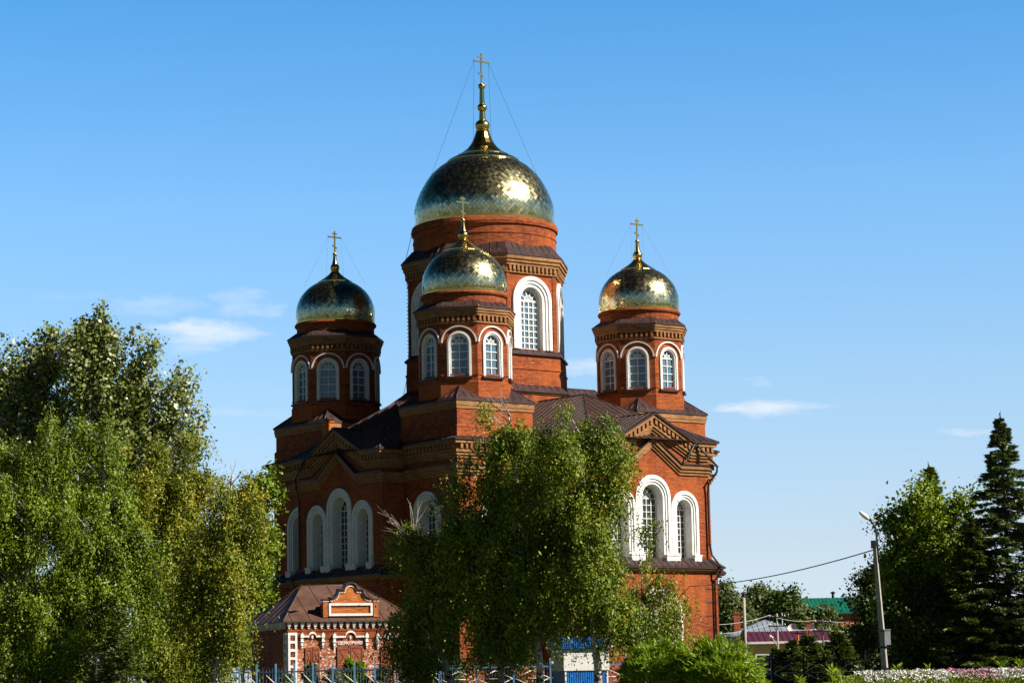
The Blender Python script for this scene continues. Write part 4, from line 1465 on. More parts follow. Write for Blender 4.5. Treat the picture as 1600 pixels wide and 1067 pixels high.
h1, w1, e1, r1_, ro1 = house('single storey house with a blue grey metal roof', 1148, 1258, 224, 9, 5.35, 6.75, YELLOW, GREYROOF)
m = MB(); m.frame((0, -1), 0)
m.box(0.15, 0.72, -2.3, -1.7, e1 + 0.2, 7.25 - GZ); m.box(0.1, 0.77, -2.35, -1.65, 7.25 - GZ, 7.33 - GZ)
for x in (0.22, 0.47):
    m.box(x, x + 0.16, -2.2, -1.8, 7.33 - GZ, 7.5 - GZ)
m.build('chimney', REDWALL, ro1)
h2, w2, e2, r2_, ro2 = house('yellow walled house with a maroon roof and white eave', 1172, 1290, 212, 7, 4.55, 5.45, YELLOW, MAROON, hip=False, trim=WHITE)
m = MB(); m.frame((0, -1), 0)
cx_ = px_x(1268, 212) - px_x(1172, 212)
m.box(cx_ - 0.17, cx_ + 0.17, -2.4, -2.0, e2 + 0.1, 6.1 - GZ); m.box(cx_ - 0.2, cx_ + 0.2, -2.45, -1.95, 6.1 - GZ, 6.18 - GZ)
m.build('chimney', REDWALL, ro2)
for c_ in (5.6, 9.2 - 3.0, 1.0):
    m = MB(); m.frame((0, -1), 0)
    if c_ < w2 - 1:
        m.box(c_ - 0.5, c_ + 0.5, 0, 0.04, 1.2, 2.7); win = m.build('window', GLASS, h2)
        f = MB(); f.frame((0, -1), 0); f.box(c_ - 0.6, c_ - 0.5, 0, 0.08, 1.1, 2.8); f.box(c_ + 0.5, c_ + 0.6, 0, 0.08, 1.1, 2.8); f.box(c_ - 0.5, c_ + 0.5, 0, 0.08, 2.7, 2.8); f.box(c_ - 0.5, c_ + 0.5, 0, 0.08, 1.1, 1.2)
        f.build('frame', WHITE, win)
m = MB(); gx = px_x(1237, 212) - px_x(1172, 212)
m.tube([(gx, -0.5, e2 + 0.25), (gx, -0.5, -0.2)], 0.07, 6); m.build('downpipe', DARKBLUE, h2)
m = MB(); gx = px_x(1246.5, 212) - px_x(1172, 212)
m.tube([(gx, -0.6, e2 + 0.5), (gx, -0.6, -0.2)], 0.05, 6); m.build('gas_pipe', PETAL_O, h2)
h3, w3, e3, r3_, ro3 = house('long red brick building with a green sheet metal roof', 1243, 1400, 320, 14, 9.45, 11.6, REDWALL, GREENROOF, hip=False)
m = MB(); vx = px_x(1315, 320) - px_x(1243, 320)
m.tube([(vx, 7, r3_ - .3), (vx, 7, r3_ + 0.55)], 0.18, 8); m.ring([(0.32, r3_ + 0.55), (0.32, r3_ + 0.7), (0.01, r3_ + 0.85)], 8, center=(vx, 7)); m.build('vent', BLACKMET, ro3)
h4, w4, e4, r4_, ro4 = house('small white outbuilding behind the leaning lamp', 1347, 1378, 235, 4, 3.4, 4.1, WHITE, GREYROOF, hip=False, over=0.2)
m = MB(); m.frame((0, -1), 0); m.box(0.35, 0.85, 0, 0.03, 1.4, 2.2); m.build('window', GLASS, h4)
m = MB(); m.frame((0, -1), 0); m.box(1.15, 1.75, 0, 0.03, 0.1, 2.1); m.build('door', GREYMET, h4)
for px, Y, nm in ((1238.5, 219, 'first'), (1266.5, 219, 'second')):
    p = at(px, 981, Y)
    m = MB()
    d = Vector((-0.35, -0.75, 0.5)).normalized(); u = d.cross(Vector((0, 0, 1))).normalized(); w_ = u.cross(d)
    vs = [Vector((0, 0, 0))]
    fs = []
    N = 14
    for j, (rr, dd) in enumerate(((0.16, 0.015), (0.30, 0.06), (0.42, 0.13))):
        for i in range(N):
            a = 2 * math.pi * i / N
            vs.append(u * rr * math.cos(a) + w_ * rr * math.sin(a) + d * dd)
    for i in range(N):
        fs.append((0, 1 + i, 1 + (i + 1) % N))
        for j in range(2):
            fs.append((1 + j * N + i, 1 + (j + 1) * N + i, 1 + (j + 1) * N + (i + 1) % N, 1 + j * N + (i + 1) % N))
    m.add([tuple(v) for v in vs], fs)
    di = thing('satellite_dish', 'pale satellite dish on a mast right of the small lamp pole' if nm == 'first' else 'pale satellite dish just above the small brick chimney', 'satellite dish', (p[0], Y, p[2]), 0, 'satellite dishes above the maroon roof')
    m.build('dish', WHITE_OLD, di)
    m = MB(); m.tube([(0.0, 0.05, 0), (0.0, 0.25, -0.1), (0, 0.25, -(p[2] - 5.0))], 0.03, 5); m.build('mast', GREYMET, di)


# ------------------------------------------------------------------ trees and shrubs
def leaf_object(name, c, d, L, W, mat, parent, rng, flat=0.0, N=None):
    """one mesh of small pointed leaves: centres c, axes d, lengths L, widths W"""
    n = len(c)
    d = d / np.maximum(1e-6, np.linalg.norm(d, axis=1, keepdims=True))
    r = rng.normal(size=(n, 3)); r[:, 2] *= (1 - flat)
    s = np.cross(d, r if N is None else N); s /= np.maximum(1e-6, np.linalg.norm(s, axis=1, keepdims=True))
    L = L[:, None]; W = W[:, None]
    v = np.empty((n, 4, 3), np.float32)
    v[:, 0] = c - d * L * 0.5; v[:, 1] = c + s * W * 0.5 - d * L * 0.06; v[:, 2] = c + d * L * 0.5; v[:, 3] = c - s * W * 0.5 - d * L * 0.06
    me = bpy.data.meshes.new(name)
    me.vertices.add(4 * n); me.vertices.foreach_set('co', v.ravel())
    me.loops.add(4 * n); me.loops.foreach_set('vertex_index', np.arange(4 * n, dtype=np.int32))
    me.polygons.add(n); me.polygons.foreach_set('loop_start', np.arange(0, 4 * n, 4, dtype=np.int32))
    try:
        me.polygons.foreach_set('loop_total', np.full(n, 4, np.int32))
    except Exception:
        pass
    me.materials.append(mat)
    me.update(calc_edges=True)
    o = bpy.data.objects.new(name, me); COL.objects.link(o)
    o.parent = parent
    return o


def lobes_of(px_lobes, Y, bx, depth=0.8):
    """crown lobes measured on the photograph (column, row, half width, half height) to metres from the trunk foot"""
    k = Y / F_PX
    out = []
    for l in px_lobes:
        x, _, z = at(l[0], l[1], Y)
        dy = l[4] if len(l) > 4 else 0.0
        out.append((x - bx, dy, z - GZ, l[2] * k, max(l[2] * k * depth, 0.5), l[3] * k))
    return out


def bezier(p0, p1, p2, t):
    return (1 - t) ** 2 * p0 + 2 * t * (1 - t) * p1 + t * t * p2


def tree(name, label, cat, px_base, Y, px_lobes, leaf, bark_m, seed, n_tips=160, per_tip=160, style='birch', leaf_l=0.15, leaf_w=0.10, trunk_r=0.17, lean=None, group=None, depth=0.8, strand=0.9, top=None, spread=0.32, trunk=True, bare=None, base_bias=0.0):
    rng = np.random.default_rng(seed)
    if style == 'birch':
        n_tips, per_tip, spread, strand = int(n_tips * 0.66), int(per_tip * 2.9), 0.2, 1.15
        leaf_l, leaf_w = leaf_l * 0.78, leaf_w * 0.74
    elif style == 'poplar':
        n_tips, per_tip = int(n_tips * 0.36), int(per_tip * 2.7)
    elif style == 'round' and leaf_l < 0.3:
        n_tips, per_tip = int(n_tips * 0.7), int(per_tip * 1.4)
    bx = at(px_base, 1050, Y)[0]
    root = thing(name, label, cat, (bx, Y, GZ), 0, group)
    lobes = lobes_of(px_lobes, Y, bx, depth)
    vol = np.array([l[3] * l[5] * (l[3] + l[5]) ** 0.3 for l in lobes]); vol /= vol.sum()
    H = max(l[2] + l[5] * 0.75 for l in lobes) * 0.95
    # trunk axis: foot, lean, then towards the highest lobe
    hi = max(lobes, key=lambda l: l[2] + l[5])
    tx = hi[0] if top is None else (at(top, 900, Y)[0] - bx)
    axis = [np.array([0, 0, -0.3])]
    for t in (0.12, 0.25, 0.4, 0.55, 0.7, 0.85, 1.0):
        x = tx * t ** 1.3 + rng.normal() * 0.06
        if lean is not None:
            x += lean * math.sin(math.pi * min(1, t * 1.2)) * (1 - t)
        axis.append(np.array([x, hi[1] * t + rng.normal() * 0.06, H * t]))
    axis = np.array(axis)

    def ax_at(z):
        i = np.searchsorted(axis[:, 2], z) - 1
        i = min(max(i, 0), len(axis) - 2)
        t = (z - axis[i, 2]) / (axis[i + 1, 2] - axis[i, 2])
        return axis[i] + (axis[i + 1] - axis[i]) * min(1, max(0, t))
    wood = MB()
    if trunk:
        wood.tube(axis, [trunk_r * (1.15 if i == 0 else 1) * (1 - 0.9 * i / (len(axis) - 1)) + 0.012 for i in range(len(axis))], 8)
    C, D, NN = [], [], []
    up3 = np.array([0, 0, 1.0])

    def normals(c, cen, wob=0.4):
        o = c - cen; o /= np.maximum(1e-3, np.linalg.norm(o, axis=1, keepdims=True))
        return o * 0.9 + up3 * 0.35 + rng.normal(size=c.shape) * wob
    clumped = style in ('birch', 'round') and leaf_l < 0.3
    which = rng.choice(len(lobes), size=n_tips, p=vol)
    clumps = []
    for l in lobes:
        k = max(3, int(l[3] * l[5] * 4 / 3.3))
        cs = []
        for _ in range(k):
            best = None
            for _try in range(6):      # spread the boughs out so that dark gaps stay between them
                u = rng.normal(size=3); u[1] = -abs(u[1]) if rng.uniform() < 0.62 else u[1]; u /= np.linalg.norm(u)
                c_ = np.array([l[0] + u[0] * l[3] * 0.86, l[1] + u[1] * l[4] * 0.86, l[2] + u[2] * l[5] * 0.86])
                dmin = min([np.linalg.norm(c_ - o_) for o_ in cs] or [9])
                if best is None or dmin > best[0]:
                    best = (dmin, c_)
            cs.append(best[1])
        clumps.append(cs)
    for q in range(n_tips):
        l = lobes[which[q]]
        u = rng.normal(size=3); u /= np.linalg.norm(u)
        r = rng.uniform(0.12, 1.0) ** 0.36
        if clumped and rng.uniform() < 0.86:
            cs = clumps[which[q]]
            tip = cs[rng.integers(len(cs))] + rng.normal(size=3) * np.array([0.46, 0.46, 0.38])
        else:
            if clumped:
                r *= 0.6
            tip = np.array([l[0] + u[0] * l[3] * r, l[1] + u[1] * l[4] * r, l[2] + u[2] * l[5] * r])
        hd = math.hypot(tip[0] - ax_at(tip[2])[0], tip[1] - ax_at(tip[2])[1])
        if style == 'poplar':
            za = max(0.12 * H, tip[2] - hd * 1.7 - 1.0)
        elif style == 'bush':
            za = max(0.0, tip[2] * 0.15)
        else:
            za = max(0.16 * H, tip[2] - hd * 0.65 - 0.3)
        za = min(za, 0.93 * H)
        a = ax_at(za)
        mid = a + (tip - a) * 0.5 + np.array([0, 0, (0.28 if style != 'poplar' else -0.12) * hd]) + rng.normal(size=3) * 0.15
        ts = np.linspace(0, 1, 5)
        pts = [bezier(a, mid, tip, t) for t in ts]
        ln = np.linalg.norm(tip - a)
        if ln > 0.5:
            rr = min(trunk_r * 0.4, 0.012 + 0.0075 * ln)
            wood.tube(pts, [rr * (1 - 0.85 * t) for t in ts], 4, cap=False)
        if style == 'birch':
            m = max(2, per_tip // 12)
            t0 = rng.uniform(0.62, 1.0, m)
            st = np.array([bezier(a, mid, tip, t) for t in t0]) + rng.normal(size=(m, 3)) * spread
            ell = rng.gamma(3.0, strand / 3.0, m)
            out = np.array([tip[0] - a[0], tip[1] - a[1], 0]) / max(0.3, hd)
            k = 12
            f = rng.uniform(0, 1, (m, k))
            drift = (out[None, :] * 0.35 + rng.normal(size=(m, 3)) * 0.22)
            c = st[:, None, :] + drift[:, None, :] * f[:, :, None] * ell[:, None, None]
            c[:, :, 2] -= (f ** 1.25) * ell[:, None]
            c = c + rng.normal(size=c.shape) * 0.075
            dd = rng.normal(size=c.shape) * 0.55; dd[:, :, 2] -= 0.75
            C.append(c.reshape(-1, 3)); D.append(dd.reshape(-1, 3)); NN.append(normals(c.reshape(-1, 3), st.mean(0) - up3 * strand * 0.5))
        elif style == 'bush':
            m = per_tip
            t0 = rng.uniform(0.25, 1.0, m)
            st = np.array([bezier(a, mid, tip, t) for t in t0])
            tan = (tip - mid); tan = tan / max(1e-3, np.linalg.norm(tan))
            c = st + rng.normal(size=(m, 3)) * spread * (0.5 + 0.6 * (1 - t0))[:, None]
            dd = tan[None, :] * 0.9 + rng.normal(size=(m, 3)) * 0.45 + np.array([0, 0, 0.15])
            C.append(c); D.append(dd); NN.append(normals(c, c.mean(0)))
        else:
            m = per_tip
            t0 = rng.uniform(0.45 if style == 'poplar' else 0.6, 1.0, m)
            st = np.array([bezier(a, mid, tip, t) for t in t0])
            c = st + rng.normal(size=(m, 3)) * spread
            dd = rng.normal(size=(m, 3)); dd[:, 2] -= 0.2
            C.append(c); D.append(dd); NN.append(normals(c, st))
    if bare:
        for (p0, p1, n_) in bare:
            A_ = np.array(at(p0[0], p0[1], Y)) - np.array([bx, Y, GZ]); B_ = np.array(at(p1[0], p1[1], Y)) - np.array([bx, Y, GZ])
            for _ in range(n_):
                e_ = B_ + rng.normal(size=3) * 0.28 * np.linalg.norm(B_ - A_); md = A_ + (e_ - A_) * .5 + rng.normal(size=3) * 0.15
                bp = [bezier(A_, md, e_, t) for t in np.linspace(0, 1, 5)]
                wood.tube(bp, [0.03, 0.026, 0.02, 0.015, 0.008], 4, mat=1, cap=False)
                for _k in range(3):
                    b0 = bp[rng.integers(1, 4)]; b1 = b0 + (e_ - A_) * 0.35 + rng.normal(size=3) * 0.25
                    wood.tube([b0, (b0 + b1) / 2 + rng.normal(size=3) * .05, b1], [0.016, 0.012, 0.006], 3, mat=1, cap=False)
    C = np.concatenate(C); D = np.concatenate(D); NN = np.concatenate(NN)
    C[:, 2] = np.maximum(C[:, 2], 0.05)
    n = len(C)
    q_ = np.exp(rng.normal(size=n) * 0.28)
    L = leaf_l * q_ * rng.uniform(0.8, 1.2, n); W = leaf_w * q_ * rng.uniform(0.75, 1.2, n)
    wood.build('trunk' if trunk else 'stem', [bark_m, TWIG_PALE], root)
    leaf_object('crown' if trunk else 'foliage', C, D, L, W, leaf, root, rng, N=NN)
    return root


def spruce(label, px, ytop, Y, rad, leaf, seed, group=None, low=0.2, cards=70, droop=0.25, name='spruce_tree', cat='spruce', whorl=0.36, power=0.85):
    rng = np.random.default_rng(seed)
    b = at(px, 1050, Y); t = at(px, ytop, Y)
    root = thing(name, label, cat, (b[0], Y, GZ), 0, group)
    H = t[2] - GZ
    wood = MB()
    tilt = (t[0] - b[0])
    wood.tube([(0, 0, 0), (0, 0, H * .5), (0, 0, H)], [0.16 * H / 12, 0.09 * H / 12, 0.012], 7)
    C, D = [], []
    z = low
    while z < H - 0.15:
        f = 1 - z / H
        Rb = rad * f ** power + 0.12
        nb = max(4, int(6 + 8 * f))
        for k in range(nb):
            a = rng.uniform(0, 2 * math.pi)
            Lb = Rb * rng.uniform(0.68, 1.12)
            o = np.array([math.cos(a), math.sin(a), 0])
            zz = z + rng.uniform(-0.15, 0.15)
            p0 = np.array([0, 0, zz]); p2 = o * Lb + np.array([0, 0, zz - droop * Lb + 0.25 * Lb * f * 0.2]); p1 = o * Lb * 0.55 + np.array([0, 0, zz - droop * Lb * 0.95])
            if Lb > 0.5:
                pts = [bezier(p0, p1, p2, q) for q in (0, .35, .7, 1)]
                wood.tube(pts, [0.02 + 0.012 * Lb * 0.5, 0.02, 0.014, 0.006], 3, cap=False)
            m = int(cards * (0.25 + Lb / rad))
            q = rng.uniform(0.12, 1.0, m) ** 0.8
            side = np.array([-o[1], o[0], 0])
            wmax = 0.34 * Lb * (1 - q) + 0.13
            off = rng.uniform(-1, 1, m) * wmax
            base = (1 - q)[:, None] ** 2 * p0 + (2 * q * (1 - q))[:, None] * p1 + (q ** 2)[:, None] * p2
            c = base + side[None, :] * off[:, None] + o[None, :] * (np.abs(off) * 0.35)[:, None]
            c[:, 2] -= np.abs(off) * 0.18 + np.abs(rng.normal(size=m)) * 0.09 - 0.05
            dd = o[None, :] * 0.8 + side[None, :] * np.sign(off)[:, None] * 0.65 + rng.normal(size=(m, 3)) * 0.3 + np.array([0, 0, 0.08])
            C.append(c); D.append(dd)
        z += whorl * (0.55 + 0.6 * f)
    top = np.array([[0, 0, H - 0.4 + 0.07 * i] for i in range(8)]); C.append(top + rng.normal(size=top.shape) * 0.03); D.append(np.tile([0.2, 0, 1.0], (8, 1)) + rng.normal(size=(8, 3)) * 0.3)
    C = np.concatenate(C); D = np.concatenate(D); n = len(C)
    C[:, 2] = np.maximum(C[:, 2], 0.03)
    wood.build('trunk', BARK, root)
    leaf_object('crown', C, D, 0.30 * rng.uniform(0.6, 1.3, n), 0.095 * rng.uniform(0.6, 1.3, n), leaf, root, rng, N=np.array([0, 0, 1.0]) + rng.normal(size=(n, 3)) * 0.45)
    return root


# --- the birches before the church
GB = 'birches in front of the church'
tree('birch_tree', 'leaning birch with bare pale twigs beside the gatehouse', 'birch', 719, 124, [(655, 880, 42, 70), (640, 960, 42, 75), (690, 930, 42, 110), (612, 985, 20, 45), (668, 838, 30, 30)], L_BIRCH, BARK_BIRCH, 11, 190, 150, lean=-1.0, trunk_r=0.2, group=GB, top=668,
     bare=[((645, 850), (606, 802), 5), ((650, 852), (628, 815), 4), ((640, 868), (592, 842), 3)])
tree('birch_tree', 'tall dark birch covering the near corner of the church', 'birch', 783, 122, [(750, 800, 48, 60), (748, 890, 62, 90), (765, 945, 60, 60), (762, 720, 26, 45), (712, 770, 20, 40), (720, 850, 30, 60)], L_BIRCH, BARK_BIRCH, 12, 250, 170, trunk_r=0.17, group=GB, top=765,
     bare=[((745, 740), (716, 742), 3), ((760, 700), (742, 684), 3)])
tree('birch_tree', 'tallest birch with a thin bare twig top and drooping middle branches', 'birch', 843, 121, [(795, 680, 20, 50), (812, 720, 36, 50), (842, 688, 26, 30), (850, 790, 55, 65), (835, 880, 70, 80), (840, 940, 62, 48), (785, 638, 9, 18)], L_BIRCH, BARK_BIRCH, 13, 290, 170, trunk_r=0.19, group=GB, top=800,
     bare=[((797, 650), (783, 618), 4), ((800, 665), (770, 640), 3), ((792, 668), (745, 660), 2)])
tree('birch_tree', 'bright birch standing before the kiosk with a rounded top', 'birch', 934, 119, [(880, 690, 42, 45), (925, 672, 30, 30), (935, 740, 40, 58), (928, 830, 50, 72), (945, 905, 55, 55), (905, 870, 50, 70), (985, 708, 24, 16), (985, 960, 35, 40), (1015, 790, 12, 9), (970, 690, 20, 14)], L_BIRCH, BARK_BIRCH, 14, 300, 170, trunk_r=0.2, group=GB, top=915,
     bare=[((905, 740), (905, 690), 3)])
tree('birch_tree', 'slim young birch hanging across the white church portal', 'birch', 1012, 131, [(1008, 885, 22, 45), (1035, 915, 30, 36), (1060, 945, 22, 30), (1005, 960, 40, 60), (1040, 975, 35, 30)], L_BIRCHY, BARK_BIRCH, 15, 70, 100, trunk_r=0.1, group=GB, top=1000)

# --- the trees on the left
GP_ = 'poplars on the left'
tree('poplar_tree', 'tall silvery poplar with rising open limbs, right of its twin', 'poplar', 175, 152, [(128, 532, 15, 46), (155, 519, 14, 52), (180, 524, 14, 52), (215, 536, 17, 50), (205, 604, 24, 49), (160, 604, 26, 52), (246, 554, 16, 44), (240, 634, 20, 50), (280, 585, 17, 40), (298, 610, 20, 48), (317, 640, 10, 42), (292, 674, 28, 40), (316, 680, 14, 28), (250, 699, 40, 40), (190, 689, 40, 40), (150, 694, 30, 40), (110, 700, 30, 40), (112, 545, 18, 45), (114, 605, 22, 45)], L_POPLAR, BARK_POP, 21, 610, 78, style='poplar', leaf_l=0.22, leaf_w=0.18, trunk_r=0.28, group=GP_, depth=1.1, spread=0.27)
tree('poplar_tree', 'broad silvery poplar with a dense dark middle', 'poplar', 40, 154, [(5, 574, 18, 74), (40, 564, 16, 64), (75, 554, 18, 64), (103, 544, 14, 52), (-30, 584, 25, 84), (60, 654, 40, 49), (20, 684, 50, 54), (110, 634, 26, 49), (100, 694, 30, 44)], L_POPLAR, BARK_POP, 22, 380, 82, style='poplar', leaf_l=0.22, leaf_w=0.18, trunk_r=0.28, group=GP_, depth=1.1, spread=0.29)
GL_ = 'leafy trees left of the gatehouse'
tree('birch_tree', 'bright green birch with long drooping sprays before the poplars', 'birch', 150, 126, [(130, 720, 55, 60), (95, 790, 60, 70), (150, 860, 65, 80), (205, 800, 45, 60), (215, 880, 50, 70), (110, 930, 70, 80), (165, 690, 35, 40), (190, 980, 50, 60), (110, 1010, 50, 45)], L_LIME, BARK_BIRCH, 23, 420, 170, trunk_r=0.2, group=GL_)
tree('birch_tree', 'dense green birch at the far left edge of the trees', 'birch', 20, 125, [(20, 730, 50, 70), (40, 820, 55, 70), (0, 900, 60, 90), (60, 950, 60, 70), (-40, 820, 50, 110), (75, 690, 30, 40), (30, 1010, 60, 45)], L_LIME, BARK_BIRCH, 24, 380, 170, trunk_r=0.2, group=GL_)
tree('birch_tree', 'weeping olive birch between the poplar and the yellow birch', 'birch', 262, 129, [(250, 750, 45, 55), (290, 745, 35, 60), (265, 830, 55, 70), (300, 800, 35, 60), (250, 920, 60, 70), (235, 705, 30, 30), (270, 1005, 50, 45)], L_BIRCHY, BARK_BIRCH, 25, 330, 165, trunk_r=0.18, group=GL_)
tree('birch_tree', 'yellowing birch with a white forked trunk beside the gatehouse roof', 'birch', 338, 121, [(348, 790, 38, 50), (382, 800, 24, 40), (340, 880, 46, 70), (366, 890, 26, 60), (328, 980, 46, 60), (355, 985, 24, 40), (360, 738, 22, 22), (305, 900, 30, 60)], L_BIRCHY, BARK_BIRCH, 26, 260, 150, trunk_r=0.16, group=GL_, top=362, bare=[((360, 760), (380, 730), 2)])
tree('maple_tree', 'green maple between the yellow birch and the church wall', 'maple', 405, 165, [(405, 800, 24, 40), (410, 865, 24, 46), (392, 915, 26, 36), (430, 852, 9, 18), (392, 770, 20, 24)], L_LIME, BARK, 27, 130, 130, style='round', leaf_l=0.24, leaf_w=0.19, trunk_r=0.16, spread=0.32)
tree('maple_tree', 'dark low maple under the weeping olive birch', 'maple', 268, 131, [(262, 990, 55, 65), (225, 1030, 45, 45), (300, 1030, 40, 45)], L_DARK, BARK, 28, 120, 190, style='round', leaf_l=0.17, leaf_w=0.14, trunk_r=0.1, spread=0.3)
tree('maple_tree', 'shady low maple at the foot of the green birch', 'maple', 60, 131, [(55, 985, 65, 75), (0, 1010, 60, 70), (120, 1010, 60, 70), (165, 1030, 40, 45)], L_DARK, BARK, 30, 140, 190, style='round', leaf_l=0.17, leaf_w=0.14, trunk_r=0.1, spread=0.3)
spruce('small green spruce in the shade of the left birches', 185, 945, 115, 2.2, L_SPRUCEG, 29, cards=60, low=0.1)

# --- the trees on the right
GS = 'spruces behind the flower bed'
spruce('tallest blue grey spruce with layered lit boughs', 1582, 648, 127, 4.6, L_SPRUCE, 31, GS, cards=330, droop=0.14, power=0.92, whorl=0.44)
spruce('narrow dark spruce poking above the leafy crowns', 1466, 726, 132.5, 3.3, L_SPRUCEG, 32, GS, cards=190)
spruce('short broad spruce filling the gap before the tall blue one', 1528, 800, 126, 3.4, L_SPRUCEG, 33, GS, cards=200)
spruce('spruce half hidden at the right edge of the row', 1650, 740, 126, 3.2, L_SPRUCE, 36, GS, cards=200)
GM = 'leafy trees behind the street lamp'
tree('maple_tree', 'leafy tree with an open lit top behind the street lamp', 'maple', 1440, 131, [(1430, 790, 36, 45), (1410, 830, 30, 50), (1455, 850, 40, 50), (1495, 808, 32, 42), (1420, 900, 45, 60), (1480, 900, 50, 70), (1395, 850, 18, 28)], L_LIME, BARK, 34, 320, 110, style='round', leaf_l=0.19, leaf_w=0.14, trunk_r=0.18, group=GM, spread=0.34)
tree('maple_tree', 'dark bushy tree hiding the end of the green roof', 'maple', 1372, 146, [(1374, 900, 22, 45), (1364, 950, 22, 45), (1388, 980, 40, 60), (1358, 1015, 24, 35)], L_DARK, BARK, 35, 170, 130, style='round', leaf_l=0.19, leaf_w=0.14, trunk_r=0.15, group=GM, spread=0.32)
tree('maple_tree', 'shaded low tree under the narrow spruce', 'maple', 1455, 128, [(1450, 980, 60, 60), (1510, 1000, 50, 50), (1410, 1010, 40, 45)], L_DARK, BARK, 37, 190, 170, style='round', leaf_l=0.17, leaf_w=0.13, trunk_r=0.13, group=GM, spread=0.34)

# --- bushes
GBU = 'feathery bushes below the church'
BU = dict(style='bush', leaf_l=0.24, leaf_w=0.06, trunk=False, spread=0.2)
tree('bush', 'bright feathery bush below the church portal', 'bush', 1030, 117, [(1030, 1035, 50, 42), (1000, 1045, 40, 35), (1055, 1040, 40, 45)], L_BUSH, BARK, 41, 190, 170, group=GBU, **BU)
tree('bush', 'largest bright feathery bush at the corner of the church', 'bush', 1130, 116, [(1125, 1035, 55, 45), (1090, 1035, 40, 45), (1160, 1050, 45, 36), (1110, 1000, 25, 16)], L_BUSH, BARK, 42, 240, 170, group=GBU, **BU)
tree('bush', 'low dim feathery bush left of the portal bush', 'bush', 982, 120, [(985, 1050, 20, 26), (1000, 1050, 24, 30)], L_LIME, BARK, 43, 60, 150, group=GBU, **BU)
GT = 'young conifers before the yellow house'
for i, (px, yt, Y, r_, lab) in enumerate(((1216, 1012, 143, 1.15, 'low round conifer nearest the feathery bushes'), (1238, 1000, 141, 1.2, 'dark pointed conifer left of the orange gas pipe'), (1266, 990, 142, 1.3, 'tallest pointed conifer in front of the small brick chimney'), (1312, 985, 143, 1.5, 'wide conifer beneath the green roofed building'), (1290, 1018, 140, 1.0, 'smallest conifer in the gap of the young row'))):
    spruce(lab, px, yt, Y, r_, L_THUJA, 50 + i, GT, cards=60, name='young_conifer', cat='conifer', whorl=0.2, power=0.7, droop=-0.25)
GSA = 'saplings in front of the gatehouse'
for i, (px, yt, Y, r_, lf, lab) in enumerate(((485, 1036, 140.5, 0.7, L_SPRUCE, 'blue grey sapling under the left shutter of the gatehouse'), (545, 1026, 141, 0.55, L_BUSH, 'yellow green sapling before the iron gate door'), (562, 1030, 141, 0.5, L_BUSH, 'second yellow green sapling right of the iron gate door centre'), (520, 1044, 140, 0.8, L_SPRUCE, 'low blue grey sapling between shutter and gate door'), (595, 1040, 140.5, 0.8, L_SPRUCE, 'blue grey sapling under the right shutter of the gatehouse'), (640, 1036, 140, 0.7, L_SPRUCE, 'blue grey sapling at the right corner of the gatehouse'), (666, 1018, 140, 0.5, L_BUSH, 'yellow green sapling between the gatehouse and the leaning birch'), (710, 1024, 140, 0.75, L_SPRUCE, 'tall blue grey sapling behind the leaning birch trunk'), (445, 1046, 140, 0.8, L_SPRUCE, 'blue grey sapling before the shaded gatehouse side'))):
    spruce(lab, px, yt, Y, r_, lf, 60 + i, GSA, cards=26, name='sapling', cat='sapling', whorl=0.2, power=0.7, droop=-0.35)
tree('rowan_shrub', 'orange berried shrub behind the fence beside the birch trunks', 'shrub', 826, 140, [(815, 1052, 14, 12), (840, 1052, 12, 12)], leaf_mat('orange_leaf', (0.42, 0.09, 0.012), (0.55, 0.17, 0.02), 0.2), BARK, 71, 50, 40, style='bush', leaf_l=0.12, leaf_w=0.09, trunk=False, spread=0.14)

# --- far trees behind the houses
GF = 'trees behind the far houses'
FT = dict(style='round', leaf_l=0.31, leaf_w=0.24, trunk_r=0.25, spread=0.5, n_tips=90, per_tip=170, group=GF)
tree('far_tree', 'far tree touching the right wall of the church', 'tree', 1140, 262, [(1132, 945, 14, 35), (1150, 970, 26, 34), (1140, 1000, 34, 28)], L_FAR, BARK, 81, **FT)
tree('far_tree', 'tallest far tree behind the grey roof', 'tree', 1185, 285, [(1180, 945, 22, 26), (1205, 950, 22, 24), (1188, 925, 14, 10), (1165, 968, 24, 20)], L_FAR, BARK, 82, **FT)
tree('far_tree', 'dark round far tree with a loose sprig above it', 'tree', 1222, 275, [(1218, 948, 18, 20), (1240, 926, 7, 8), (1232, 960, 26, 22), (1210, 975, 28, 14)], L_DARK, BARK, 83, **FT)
tree('far_tree', 'far tree hiding the left end of the green roof', 'tree', 1268, 272, [(1258, 972, 22, 14), (1288, 984, 20, 14), (1275, 998, 40, 14), (1290, 958, 6, 8)], L_FAR, BARK, 84, **FT)
tree('far_tree', 'far tree below the red wall of the green roofed building', 'tree', 1325, 255, [(1318, 1004, 26, 15), (1336, 1012, 20, 16), (1300, 1012, 30, 14)], L_FAR, BARK, 85, **FT)
for i, (px, Y) in enumerate(((-60, 250), (380, 280), (1480, 300), (1560, 280), (1660, 300))):
    tree('far_tree', ['far tree at the outer left beyond the poplars', 'far tree between the maple and the church', 'far tree beyond the leafy trees of the lamp', 'far tree beyond the tallest spruce', 'far tree at the outer right beyond the spruces'][i], 'tree', px, Y, [(px, 990, 40, 40), (px - 25, 1010, 30, 35), (px + 25, 1005, 30, 40)], L_FAR, BARK, 90 + i, **FT)

